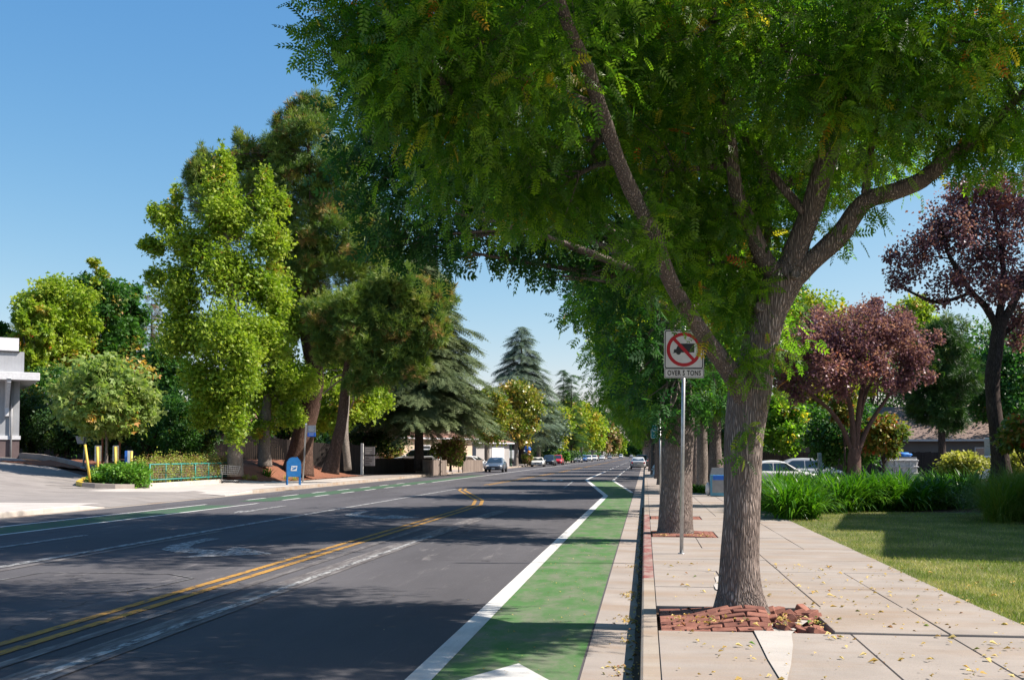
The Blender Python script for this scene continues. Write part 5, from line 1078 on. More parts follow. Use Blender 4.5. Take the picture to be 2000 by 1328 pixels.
a = G(163, 907); a = P(162, 906, 56); b = onland(a.x, a.y); root = empty('parking_lamp', b, 0, 'grey slanted lamp with a tapered head at the kerb behind the yellow posts', 'lamp')
mb = MB(); t = P(167, 855, 56) - b; mb.tube([(0, 0, -.1), t], .05, 8); mb.lathe([(.2, -.05), (.2, .06), (.06, .12)], n=10); mb.build('post', MT['grey_metal'], root)
mb = MB(); c = P(160, 859, 56) - b; mb.box((0, 0, 0), (.34, .3, .42), M=Matrix.Translation(c), taper=1.5); mb.build('lamp_head', MT['grey_metal'], root)
# rear kerb of the driveway
kp = [(0, 893), (40, 893), (80, 897), (120, 903), (165, 911), (210, 921), (250, 930)]; kd = [60, 60, 59, 57.5, 56, 54.5, 53]
mb = MB(); P3 = []
for (u, v), D_ in zip(kp, kd): p = P(u, v, D_); P3.append(onland(p.x, p.y))
for a, b_ in zip(P3[:-1], P3[1:]):
    n_ = Vector((b_.y - a.y, a.x - b_.x, 0)).normalized() * .2; n_ = n_ if n_.y > 0 else -n_; up_ = Vector((0, 0, .27))
    mb.poly([a - up_, b_ - up_, b_ + up_, a + up_]); mb.poly([a + up_, b_ + up_, b_ + up_ + n_, a + up_ + n_]); mb.poly([b_ + n_ - up_, a + n_ - up_, a + up_ + n_, b_ + up_ + n_])
tag(mb.build('driveway_kerb', MT['concrete']), 'long grey concrete kerb along the back of the driveway up to the building', 'kerb')
# driveway tyre marks: dark rubber arcs
for k, (c0, R_) in enumerate(((G(20, 925), 4.4), (G(20, 925), 5.6), (G(60, 925), 5.2))):
    pts = [(c0.x + R_ * math.cos(rad(a)), c0.y - 1 + R_ * .8 * math.sin(rad(a))) for a in range(-35, 40, 8)]
    mb = MB()
    for p_, q_ in zip(pts[:-1], pts[1:]): mb.poly([(p_[0], p_[1], gz(*p_) + .014), (p_[0] + .22, p_[1], gz(p_[0] + .22, p_[1]) + .014), (q_[0] + .22, q_[1], gz(q_[0] + .22, q_[1]) + .014), (q_[0], q_[1], gz(*q_) + .014)])
    if k == 0: worn('rubber', (.07, .062, .06), (.25, .23, .21), .40, .55)
    tag(mb.build('tyre_mark', MT['rubber']), kind='structure')
# ---------------------------------------------------------------- building at the left edge
bc = P(37, 893, 60); bc.z = 1.50
root = empty('commercial_building', bc, rad(38), 'grey and white flat-roofed building with a bracketed white canopy at the left edge', 'building')
BB = lambda z0, z1, x0, x1, y0, y1, nm, mt, par=root, bev=0: MB().box(((x0 + x1) / 2, (y0 + y1) / 2, (z0 + z1) / 2), (x1 - x0, y1 - y0, z1 - z0), bev=bev).build(nm, MT[mt], par)
ZT = P(30, 662, 60).z - 1.5; zz = lambda v: P(30, v, 60).z - 1.5
BB(-1.5, zz(858), -14, 0, 0, 8, 'masonry_base', 'masonry'); BB(zz(858) - .01, zz(851), -14.05, .06, -.06, 8.06, 'trim_band', 'trim_white')
BB(zz(851), zz(744), -14, -.02, .02, 8, 'wall', 'grey_siding'); BB(zz(730), zz(688), -14, .15, -.25, 8, 'upper_wall', 'grey_siding'); BB(zz(688), zz(662), -14, -.15, -.30, 7.8, 'parapet', 'stucco_white')
BB(zz(689.5), zz(687), -14, -.1, -.36, 7.85, 'parapet_cap', 'black_plastic')
BB(zz(745), zz(730), -14, .9, -1.3, 8.2, 'canopy', 'trim_white', bev=.02)
for x in (-.7, -4.2):
    br = MB(); br.box((x, -.12, (zz(813) + zz(745)) / 2), (.22, .2, zz(745) - zz(813))); br.box((x, 0, 0), (.2, .16, 2.35), M=Matrix.Translation((x, -.62, (zz(800) + zz(746)) / 2)) @ Matrix.Rotation(rad(34), 4, 'X')); br.box((x, -.68, zz(747)), (.22, 1.1, .16)); br.build('bracket', MT['trim_white'], root)
mb = MB(); mb.tube([(-.45, -.10, -1.4), (-.45, -.10, zz(746))], .06, 8); mb.build('downspout', MT['grey_metal'], root)
# ---------------------------------------------------------------- fences
def fence(name, pts, h, mat, label, cat='fence', group=None, bw=.14, gap=.008, zf=gz, post=2.4, top_jit=.03, gaps=None):
    p0 = Vector((*pts[0], 0)); p0.z = zf(p0.x, p0.y); root = empty(name, p0, 0, label, cat, group); rg = random.Random(len(label)); mb = MB(); pm = MB(); rl_ = MB()
    for a, b_ in zip(pts[:-1], pts[1:]):
        a, b_ = Vector((*a, 0)), Vector((*b_, 0)); L_ = (b_ - a).length; d = (b_ - a) / L_; th = math.atan2(d.y, d.x); nn = Vector((-d.y, d.x, 0)); t = 0
        while t < L_ - bw * .5:
            p = a + d * (t + bw / 2); z = zf(p.x, p.y); hh = h + rg.uniform(-top_jit, top_jit); mb.box((p.x - p0.x, p.y - p0.y, z - p0.z + hh / 2), (bw - gap, .02, hh), rz=th + rg.gauss(0, .01)); t += bw + (gaps or 0)
        t = 0
        while t <= L_ + .01:
            p = a + d * min(t, L_) + nn * .06; z = zf(p.x, p.y); pm.box((p.x - p0.x, p.y - p0.y, z - p0.z + h / 2 - .05), (.1, .09, h - .02), rz=th); t += post
        for zr in (.25, .85):
            q0 = a + nn * .045; q1 = b_ + nn * .045; rl_.tube([Vector((q0.x, q0.y, zf(q0.x, q0.y) + h * zr)) - p0, Vector((q1.x, q1.y, zf(q1.x, q1.y) + h * zr)) - p0], .04, 4)
    mb.build('boards', MT[mat], root); pm.build('posts', MT[mat], root); rl_.build('rails', MT[mat], root); return root
f = lambda *l: [(P(u, 900, D_).x, P(u, 900, D_).y) for u, D_ in l]
fence('plank_fence', f((395, 76), (560, 77), (715, 80)), 2.3, 'dark_fence_wood', 'tall dark plank fence behind the bark mound and pine trunks', post=2.4)
fence('plank_fence', f((-60, 84), (150, 82), (395, 76.3)), 2.3, 'dark_fence_wood', 'dark plank fence behind the shrubs left of the pale trunk', post=2.4)
fence('low_fence', f((712, 80), (790, 86), (845, 88)), 1.25, 'dark_fence_wood', 'low dark picket fence in the shade of the cedar')
fence('picket_fence', f((812, 86), (862, 78)), 1.15, 'grey_fence_wood', 'leaning grey picket fence run with gaps in front of the white car', gaps=.10, group='weathered picket fences')
fence('picket_fence', f((847, 77.5), (873, 79)), 1.15, 'grey_fence_wood', 'short weathered grey fence end nearest the cedar', group='weathered picket fences', bw=.17)
fence('picket_fence', f((905, 92), (943, 95)), 1.1, 'grey_fence_wood', 'weathered grey fence section left of the grey-blue sedan', group='weathered picket fences', bw=.17)
fence('plank_fence', f((1470, 66), (1700, 66), (1905, 66)), 1.85, 'dark_fence_wood', 'dark plank fence behind the car park and the rubbish bin', zf=lambda x, y: .02, post=2.6)
# ---------------------------------------------------------------- houses
def house(name, c, rz, w, d, h, rh, wallm, roofm, label, z0=0, eave=.5, windows=(), door=None, garage=None, group=None):
    root = empty(name, (c[0], c[1], z0), rz, label, 'house', group)
    MB().box((0, 0, h / 2 - .3), (w, d, h + .6)).build('wall', MT[wallm], root)
    X, Y = w / 2 + eave, d / 2 + eave; rx = max(0, X - Y) if rh > 0 else 0
    mb = MB(); e = [(-X, -Y, h), (X, -Y, h), (X, Y, h), (-X, Y, h)]; e2 = [(x, y, h + .16) for x, y, _ in e]
    rdg = [(-X + Y * .35, 0, h + rh), (X - Y * .35, 0, h + rh)]
    mb.poly(e[::-1])
    for i in range(4): j = (i + 1) % 4; mb.poly([e[i], e[j], e2[j], e2[i]])
    rf = mb.build('eaves', MT['trim_white'], root)
    mb = MB(); e3 = [(x * 1.005, y * 1.005, h + .165) for x, y, _ in e]
    mb.poly([e3[0], e3[1], rdg[1], rdg[0]]); mb.poly([e3[1], e3[2], rdg[1]]); mb.poly([e3[2], e3[3], rdg[0], rdg[1]]); mb.poly([e3[3], e3[0], rdg[0]]); mb.build('roof', MT[roofm], root)
    for (x, z, ww, hh) in windows:
        wf = MB().box((x, -d / 2 - .03, z), (ww + .16, .06, hh + .16)).build('window', MT['trim_white'], root); MB().box((x, -d / 2 - .065, z), (ww, .02, hh)).build('pane', MT['house_glass'], wf)
    if garage: x, ww, hh = garage; MB().box((x, -d / 2 - .03, hh / 2), (ww, .06, hh)).build('garage_door', MT['stucco_white'], root)
    return root
p = P(1800, 870, 80); house('house', (p.x + 3, p.y + 4), rad(-4), 26, 9.5, 2.75, 2.9, 'house_siding', 'brown_shingles', 'low grey house with a big brown shingled roof beyond the dark fence', z0=0, windows=((-9, 1.9, 1.6, .7), (2, 1.9, 1.8, .6)))
p = P(775, 890, 104); house('house', (p.x, p.y + 4), rad(60), 11, 9, 2.7, 1.6, 'cream_wall', 'red_tiles', 'cream-walled house half hidden behind the cedar', z0=.6, windows=((-2, 1.5, 1.4, 1.0),))
p = P(400, 870, 92); house('house', (p.x, p.y + 3), rad(30), 12, 8, 2.9, 1.7, 'cream_wall', 'red_tiles', 'house with a pinkish tiled roof above the plank fence', z0=1.4)
p = P(912, 895, 128); house('garage', (p.x, p.y + 3), rad(62), 7, 7, 2.6, 1.1, 'grey_wall', 'red_tiles', 'grey garage with a white door and shallow brown roof beyond the short fences', z0=.5, garage=(1, 2.6, 2.2))
p = P(1030, 890, 185); root = empty('apartment_building', (p.x - 13, p.y + 12, .2), rad(14), 'brown and beige two-storey apartment house behind the parked van', 'building')
MB().box((0, 0, 4.4), (24, 12, 8.8)).build('wall', MT['beige_wall'], root)
for k in range(5):
    x = -6 + 3.9 * k; b_ = MB().box((x, -6.5, 3.4), (3.2, 1.2, 1.1)).build('balcony', MT['dark_fence_wood'], root); w_ = MB().box((x, -6.03, 4.9), (2.6, .08, 1.9)).build('window', MT['trim_white'], root); MB().box((x, -6.08, 4.9), (2.4, .04, 1.7)).build('pane', MT['house_glass'], w_)
    w_ = MB().box((x, -6.03, 1.6), (2.0, .08, 1.7)).build('window', MT['trim_white'], root); MB().box((x, -6.08, 1.6), (1.8, .04, 1.5)).build('pane', MT['house_glass'], w_)
MB().box((0, 0, 8.95), (25, 13, .3)).build('roof', MT['brown_shingles'], root)
# unseen building added past the right edge, shaped to throw the lawn's square shade
cx = 3.55; root = empty('shade_building', (10.25, 17.0, .12), rad(-13), 'unseen building block added right of the lawn to shade it', 'building')
MB().box((5, 9.6, 4.6), (8, 6.6, 9.2)).build('shade_tower', MT['stucco_white'], root); MB().box((4, 8, 3.3), (8, 16, 6.6)).build('wall', MT['stucco_white'], root); MB().box((4, 8, 6.7), (8.3, 16.3, .25)).build('roof', MT['trim_white'], root)  # taller block added so the far band of lawn is shaded too
# ---------------------------------------------------------------- vehicles
def wheel_meshes(R_, w_=.2):
    t = MB(); t.lathe([(R_ * .62, -w_ / 2), (R_ * .95, -w_ / 2), (R_, -w_ / 3), (R_, w_ / 3), (R_ * .95, w_ / 2), (R_ * .62, w_ / 2)], n=20); r_ = MB(); r_.lathe([(R_ * .63, -w_ * .3), (R_ * .63, w_ * .44), (R_ * .55, w_ * .40), (R_ * .2, w_ * .34), (R_ * .12, w_ * .42)], n=20)
    r_.cur = 1
    for k in range(5): r_.box((0, 0, 0), (R_ * .13, R_ * .24, .01), M=Matrix.Rotation(2 * math.pi * (k + .5) / 5, 4, 'Z') @ Matrix.Translation((R_ * .40, 0, w_ * .385)))
    return t.mesh('tyre', [MT['tyre']]), r_.mesh('rim', [MT['rim'], MT['black_plastic']])
WM = {}
def car(x, y, yaw, label, mat, kind='sedan', z=0, name='parked_car', group=None, cat='car'):
    K = dict(sedan=(4.55, 1.78, 1.44, .92, [(-2.27, .62, .88, .72), (-2.15, .30, .96, .88), (-1.5, .22, .99, 1), (-.2, .20, .94, 1), (.95, .20, .93, 1), (1.6, .22, .86, .98), (2.1, .26, .74, .9), (2.27, .36, .60, .74)], (1.15, .35, -.75, -1.65)),
             coupe=(4.6, 1.85, 1.34, .90, [(-2.3, .55, .86, .75), (-2.2, .30, .94, .9), (-1.5, .22, .96, 1), (0, .20, .90, 1), (.8, .20, .92, 1), (1.7, .22, .88, 1), (2.2, .26, .80, .94), (2.3, .36, .66, .85)], (.75, .10, -.75, -1.7)),
             suv=(4.6, 1.85, 1.68, 1.05, [(-2.3, .60, 1.0, .8), (-2.2, .34, 1.1, .92), (-1.5, .28, 1.10, 1), (0, .26, 1.04, 1), (1.0, .26, 1.04, 1), (1.7, .28, .98, .98), (2.2, .32, .86, .9), (2.3, .42, .7, .78)], (1.15, .45, -1.75, -2.2)),
             hatch=(4.2, 1.75, 1.5, .95, [(-2.1, .60, .9, .78), (-2.0, .30, 1.0, .92), (-1.4, .22, 1.0, 1), (0, .20, .95, 1), (.9, .20, .94, 1), (1.5, .22, .86, .97), (1.95, .28, .74, .9), (2.1, .38, .62, .76)], (1.2, .40, -1.1, -1.95)),
             van=(5.2, 1.95, 2.1, 1.15, [(-2.6, .60, 1.1, .9), (-2.55, .34, 1.15, .96), (-1.5, .28, 1.15, 1), (0, .26, 1.15, 1), (1.2, .26, 1.15, 1), (1.9, .28, 1.08, .98), (2.5, .32, .95, .9), (2.6, .42, .8, .8)], (1.95, 1.15, -2.45, -2.58)))[kind]
    Lc, Wc, Hc, belt, st, (xa, xb, xc, xd) = K; hw = Wc / 2
    root = empty(name, (x, y, z), yaw, label, cat, group); P_ = MT[mat]
    mb = MB(); rows = []
    for (sx, zb, zt, k) in st:
        w_ = hw * k; rows.append([(w_ * .80, zb), (w_ * .96, zb + .07), (w_, zb + (zt - zb) * .45), (w_ * .985, zt - .13), (w_ * .93, zt - .03), (w_ * .78, zt), (0, zt + .02)])
    b = 0
    for (sx, *_), row in zip(st, rows):
        full = [(-a, c) for a, c in row] + [(a, c) for a, c in row[-2::-1]]; mb.v += [(sx, a, c) for a, c in full]
    m_ = 13
    for i in range(len(st) - 1):
        for k in range(m_ - 1): mb.face((i * m_ + k, i * m_ + k + 1, (i + 1) * m_ + k + 1, (i + 1) * m_ + k), True)
        mb.face((i * m_ + m_ - 1, i * m_, (i + 1) * m_, (i + 1) * m_ + m_ - 1))
    mb.face(range(m_)); mb.face([(len(st) - 1) * m_ + k for k in range(m_)][::-1])
    wb, wt = hw * .92, hw * .70; yz = lambda z_: wb + (wt - wb) * (z_ - belt) / (Hc - belt)
    cs = [(xa + .1, belt - .06), (xa, belt), (xb, Hc - .05), (xb - .25, Hc), ((xb + xc) / 2, Hc + .015), (xc + .2, Hc - .01), (xc, Hc - .06), (xd, belt + .02), (xd - .08, belt - .06)]
    cb_ = len(mb.v)
    for cx_, ch in cs:
        z2 = max(ch, belt - .05); r_ = [(-yz(belt - .08), belt - .08), (-yz(z2 - .05), z2 - .05), (-yz(z2) + .09, z2), (0, z2 + .02), (yz(z2) - .09, z2), (yz(z2 - .05), z2 - .05), (yz(belt - .08), belt - .08)]
        mb.v += [(cx_, a, c) for a, c in r_]
    for i in range(len(cs) - 1):
        for k in range(6): mb.face((cb_ + i * 7 + k + 1, cb_ + i * 7 + k, cb_ + (i + 1) * 7 + k, cb_ + (i + 1) * 7 + k + 1), k in (1, 2, 3, 4))
    mb.build('body', P_, root)
    # glass
    def side(poly, sg, nm='side_window'):
        m2 = MB(); pts = [(px_, sg * (yz(pz) + .008), pz) for px_, pz in poly]; m2.poly(pts if sg < 0 else pts[::-1]); m2.build(nm, MT['car_glass'], root)
    zt_ = Hc - .12; zl = belt + .03; sl_ = (xa - xb) / (Hc - .05 - belt); sr = (xc - xd) / (Hc - .06 - belt)
    xm = (xb + xc) / 2 - .02
    for sg in (-1, 1):
        if kind == 'van': side([(xa - .35, zl), (xb + .0, zt_), (xb - .8, zt_), (xb - .8, zl)], sg)
        else:
            side([(xa - .22 - sl_ * .03, zl), (xm + .03, zl), (xm + .03, zt_), (xb + sl_ * .07 - .05, zt_)], sg)
            side([(xm - .03, zl), (xd + .28, zl), (xc + .05, zt_), (xm - .03, zt_)], sg)
    m2 = MB(); o_ = .012; m2.poly([(xa - .02 + o_, -yz(belt) + .10, belt + .03 + o_), (xa - .02 + o_, yz(belt) - .10, belt + .03 + o_), (xb + .05 + o_, yz(Hc) - .06, Hc - .09 + o_), (xb + .05 + o_, -yz(Hc) + .06, Hc - .09 + o_)]); m2.build('windscreen', MT['car_glass'], root)
    m2 = MB(); m2.poly([(xd - o_ + .02, yz(belt) - .12, belt + .06 + o_), (xd - o_ + .02, -yz(belt) + .12, belt + .06 + o_), (xc - .02 - o_, -yz(Hc) + .08, Hc - .10 + o_), (xc - .02 - o_, yz(Hc) - .08, Hc - .10 + o_)]); m2.build('rear_window', MT['car_glass'], root)
    F_ = st[-1][0]; Bk = st[0][0]; zf_, zr_ = st[-2][2], st[1][2]
    for sg in (-1, 1):
        m2 = MB(); m2.box((F_ - .14, sg * hw * .68, zf_ - .12), (.26, .34, .15), rz=sg * -.35, bev=.04); m2.build('headlight', MT['lamp_clear'], root)
        m2 = MB(); m2.box((Bk + .10, sg * hw * .74, zr_ - .18), (.22, .30, .18), rz=sg * .2, bev=.03); m2.build('tail_light', MT['tail_red'], root)
        m2 = MB(); m2.box((xa - .25, sg * (hw + .09), belt + .04), (.12, .20, .13), bev=.03); m2.build('mirror', P_, root)
    m2 = MB(); m2.box((F_ - .03, 0, .30), (.10, hw * 1.25, .16), bev=.02); m2.box((F_ - .02, 0, .52 if kind != 'suv' else .62), (.08, hw * .8, .09), bev=.02); m2.build('grille', MT['black_plastic'], root)
    m2 = MB(); m2.box((F_ + .03, 0, .40), (.02, .32, .15)); m2.box((Bk - .015, 0, zr_ - .32), (.03, .32, .15)); m2.build('number_plate', MT['plate'], root)
    if y < 130:
      for sg in (-1, 1):
        for dx_ in (xa - .18, xm, xd + .55): MB().box((dx_, sg * (hw * .992 + .002), .62), (.012, .012, .5)).build('door_seam', MT['black_plastic'], root)
        for dx_ in (xm + .16, xm - .95): MB().box((dx_, sg * (hw * .985 + .012), belt - .17), (.16, .03, .025)).build('door_handle', MT['black_plastic'], root)
    R_ = .33 if kind not in ('suv', 'van') else .37
    if R_ not in WM: WM[R_] = wheel_meshes(R_)
    for wx in (Lc * .30, -Lc * .295):
        for sg in (-1, 1):
            m2 = MB(); m2.lathe([(R_ * 1.16, -.02), (R_ * 1.16, .035)], n=20, M=Matrix.Translation((wx, sg * (hw - .035), R_ + .03)) @ Matrix.Rotation(rad(-90 * sg), 4, 'X')); m2.build('wheel_arch', MT['black_plastic'], root)
            o_w = link('wheel', WM[R_][0], root, (wx, sg * (hw - .06), R_)); o_w.rotation_euler = (rad(-90 * sg), 0, 0); link('rim', WM[R_][1], o_w)
    return root
def carp(u, v, D_, yawdeg, label, mat, kind, z=None, group=None, **kw):
    p = P(u, v, D_); return car(p.x, p.y, rad(yawdeg), label, mat, kind, z if z is not None else 0, group=group, **kw)
LG = 'cars parked along the left kerb'
carp(969, 905, 101, -89, 'dark grey-blue sedan parked alone at the left kerb by the driveway', 'car_bluegrey', 'sedan', group=LG)
carp(1051, 905, 146, -88, 'white low coupe parked in front of the dark truck', 'car_white', 'coupe', group=LG)
carp(1073, 905, 157, -90, 'dark navy tall off-road car between the white coupe and the red car', 'car_darkblue', 'suv', group=LG)
carp(1089, 905, 169, -90, 'bright red tall car behind the dark navy one', 'car_red', 'suv', group=LG)
carp(1129, 897, 223, -90, 'silver-grey car past the hedge gap, first of the far group', 'car_silver', 'suv', group=LG)
carp(1139, 897, 240, -90, 'black car with blue side behind the silver-grey one', 'car_blue', 'suv', group=LG)
carp(1150, 897, 262, -90, 'white car, third of the far group', 'car_white', 'suv', group=LG)
carp(1161, 897, 290, -90, 'white tall car, fourth of the far group', 'car_white', 'suv', group=LG)
carp(1176, 897, 330, -90, 'white car standing apart at the end of the far group', 'car_white', 'hatch', group=LG)
carp(1191, 894, 420, -90, 'small dark car far down the left kerb', 'car_grey', 'sedan', group=LG)
carp(1213, 893, 520, -90, 'white delivery truck far down the road', 'car_white', 'van', name='moving_van', cat='van')
carp(1233, 892, 560, 92, 'tiny pale car far down the road', 'car_silver', 'suv', name='moving_car')
carp(1246.5, 905, 122, 90.5, 'silver sedan seen from behind, parked at the right kerb', 'car_silver', 'sedan', group='cars parked along the right kerb')
carp(1253.5, 905, 138, 90.5, 'dark tall car parked just ahead of the silver sedan', 'car_darkblue', 'suv', group='cars parked along the right kerb')
p = P(818, 905, 93); car(p.x, p.y, rad(168), 'white tall hatchback with a red tail light behind the picket fence', MT and 'car_white', 'suv', gz(p.x, p.y) + .38)
p = P(778, 905, 99); car(p.x, p.y + 2, rad(168), 'white low car nose just left of the cedar trunk', 'car_white', 'sedan', gz(p.x, p.y) + .05)
p = P(922, 905, 109); car(p.x, p.y, rad(-22), 'white sedan in the drive behind the weathered fence section', 'car_white', 'sedan', gz(p.x, p.y) - .02)
p = P(1029, 905, 166); car(p.x - 1.2, p.y, rad(14), 'white van parked side-on under the magnolias', 'car_white', 'van', .3, name='parked_van', cat='van')
p = P(1522, 940, 52); car(p.x - .2, p.y, rad(4), 'white sedan in the car park right of the big trunk', 'car_white', 'sedan', -.04, group='cars in the right car park')
p = P(1580, 940, 57); car(p.x, p.y, rad(4), 'silver hatchback behind the white sedan in the car park', 'car_silver', 'hatch', .0, group='cars in the right car park')
# white box truck with lettering
p = P(1975, 940, 58); root = empty('box_truck', (p.x, p.y, 0), rad(180), 'white box truck with dark red script lettering at the right edge', 'truck')
b_ = MB().box((-1.2, 0, 1.72), (4.6, 2.1, 1.9), bev=.04).build('cargo_box', MT['car_white'], root)
mb = MB(); pr = [(1.2, .35), (3.3, .35), (3.35, .95), (2.85, 1.12), (2.2, 1.62), (1.2, 1.66)]; mb.prism(pr, 1.8, Matrix.Translation((0, .9, 0)) @ Matrix.Rotation(rad(90), 4, 'X')); mb.build('cab', MT['car_white'], root)
mb = MB(); pr = [(1.35, 1.12), (2.70, 1.12), (2.15, 1.54), (1.35, 1.56)]; mb.prism(pr, 1.83, Matrix.Translation((0, .915, 0)) @ Matrix.Rotation(rad(90), 4, 'X')); mb.build('side_window', MT['car_glass'], root)
MB().box((2.52, 0, 1.38), (.05, 1.5, .6), M=Matrix.Translation((2.55, 0, 1.38)) @ Matrix.Rotation(rad(-52), 4, 'Y')).build('windscreen', MT['car_glass'], root)
MB().box((-.2, 0, .5), (6.6, 1.6, .3)).build('chassis', MT['black_plastic'], root)
for wx in (2.4, -2.2):
    for sg in (-1, 1): o_w = link('wheel', WM[.37][0], root, (wx, sg * .92, .37)); o_w.rotation_euler = (rad(-90 * sg), 0, 0); link('rim', WM[.37][1], o_w)
Mt = Matrix.Translation((0.15, 1.055, 1.75)) @ Matrix.Rotation(rad(180), 4, 'Z') @ Matrix.Rotation(rad(90), 4, 'X')
text_mesh('lettering', 'JUST', 1.15, MT['script_ink'], Mt, .006, sx=.8, spacing=1.05, bold=-.012, parent=b_)
mb = MB(); mb.tube([Mt @ Vector((x, .62 + .05 * math.sin(x * 6), 0)) for x in (-.30, -.2, -.1, 0, .1)], [.01, .03, .035, .03, .008], 6); mb.build('leaf_mark', MT['script_ink'], b_)
# rubbish container
p = P(1757, 940, 50); root = empty('rubbish_container', (p.x, p.y, 0), rad(3), 'white ribbed rubbish container with a blue plastic bag on top, before the dark fence', 'container')
mb = MB(); mb.box((0, 0, .78), (1.38, 1.1, 1.5), bev=.03)
for z in (.45, .8, 1.12, 1.42): mb.box((0, 0, z), (1.50, 1.2, .07), bev=.02)
for x in (-.35, .35): mb.box((x, 0, .8), (.07, 1.18, 1.3))
mb.build('body', surf('scuffed_white', (.30, .29, .28), (.68, .67, .65), 9, .6, obj=True), root); MB().box((0, 0, 1.58), (1.35, 1.05, .04)).build('rim_lid', MT['grey_metal'], root)
for sx in (-1, 1): MB().box((sx * .78, 0, 1.3), (.08, .5, .1), bev=.02).build('lift_bar', MT['grey_metal'], root)
def lump(name, c, rr_, mat, label=None, cat=None, seed=0, parent=None, rough=.25):
    mb = MB(); n, m_ = 14, 9
    for i in range(m_ + 1):
        ph = math.pi * i / m_
        for k in range(n):
            th = 2 * math.pi * k / n; d = Vector((math.sin(ph) * math.cos(th), math.sin(ph) * math.sin(th), math.cos(ph))); q = 1 + rough * noise.noise(d * 2.2 + Vector((seed, 0, 0))); mb.v.append((d.x * q * rr_[0], d.y * q * rr_[1], d.z * q * rr_[2]))
    for i in range(m_):
        for k in range(n): j = (k + 1) % n; mb.face((i * n + k, (i + 1) * n + k, (i + 1) * n + j, i * n + j), True)
    o = mb.build(name, mat, parent, c); return tag(o, label, cat)
lump('plastic_bag', (p.x + .12, p.y - .1, 1.68), (.42, .35, .13), MT['tarp_blue'], 'crumpled blue plastic bag lying on the rubbish container', 'bag', 3, rough=.6)
lump('rubbish_bag', (p.x - .36, p.y, 1.66), (.26, .3, .10), MT['grey_fence_wood'], 'brown lumpy bag beside the blue one on the container', 'bag', 5, rough=.6)
# news box
p = P(1402, 968, 38.3); root = empty('news_box', (p.x, p.y, .15), YAW + rad(-8), 'light blue and grey newspaper box between the two big trunks', 'news box')
mb = MB(); mb.box((0, 0, .42), (.56, .42, .80), bev=.02); mb.build('body', flat('news_blue', (.10, .30, .42), .5), root)
mb = MB(); mb.box((0, -.215, .40), (.42, .02, .50)); mb.build('door', MT['grey_metal'], root); MB().box((.02, -.222, .70), (.40, .03, .17), bev=.01).build('coin_panel', MT['sign_blue'], root)
mb = MB(); mb.box((0, 0, .94), (.54, .40, .26), taper=.78); mb.build('top', MT['grey_metal'], root)
lump('paper_bag', (p.x - .36, p.y, .42), (.10, .14, .24), MT['sign_white'], 'white crumpled bag leaning on the left side of the news box', 'bag', 9)
# leaning post in hedge, hydrant, yellow bin, people, green lamp pole, cart, blue play things
p = P(1607, 950, 31.5); root = empty('marker_post', (p.x, p.y, .1), 0, 'weathered grey-blue post leaning left in the strap-leaf hedge', 'post')
t = P(1600, 884, 31.5) - Vector((p.x, p.y, .1)); mb = MB(); mb.box((0, 0, 0), (.13, .10, t.length), M=Matrix.Translation(t / 2) @ t.to_track_quat('Z', 'Y').to_matrix().to_4x4(), bev=.01); mb.build('post', surf('weathered_post', (.14, .18, .22), (.34, .38, .42), 12, .9, obj=True), root)
p = P(1278, 927, 79); root = empty('fire_hydrant', (p.x, p.y, .15), 0, 'small pale fire hydrant on the right pavement far behind the sign pole', 'fire hydrant')
mb = MB(); mb.lathe([(.17, 0), (.17, .05), (.11, .07), (.11, .52), (.15, .54), (.15, .58), (.12, .66), (.05, .74), (.03, .78)], n=14); mb.build('barrel', MT['white_metal'], root)
for a_ in (0, 90, 180): mb = MB(); mb.lathe([(.06, .08), (.06, .19), (.045, .21)], n=8, M=Matrix.Translation((0, 0, .42)) @ Matrix.Rotation(rad(a_), 4, 'Z') @ Matrix.Rotation(rad(90), 4, 'Y')); mb.build('outlet', MT['white_metal'], root)
p = P(1284, 916, 95); root = empty('news_box', (p.x, p.y, .15), 0, 'small yellow-topped box on the far right pavement beside the hydrant', 'news box')
MB().box((0, 0, .35), (.42, .4, .7), bev=.02).build('body', MT['grey_metal'], root); MB().box((0, 0, .95), (.5, .45, .5), bev=.03).build('yellow_top', MT['cap_yellow'], root)
p = P(998, 911, 137); root = empty('street_lamp', (p.x, p.y, .15), 0, 'slim green lamp pole standing between the magnolia trunks', 'street lamp')
mb = MB(); mb.tube([(0, 0, 0), (0, 0, 5.6)], [.10, .06], 8); mb.lathe([(.16, 0), (.16, .3), (.1, .36)], n=10); mb.build('pole', MT['dark_green'], root); mb = MB(); mb.lathe([(.05, 5.5), (.18, 5.65), (.22, 6.0), (.1, 6.2), (.02, 6.3)], n=10); mb.build('lamp_head', MT['white_metal'], root)
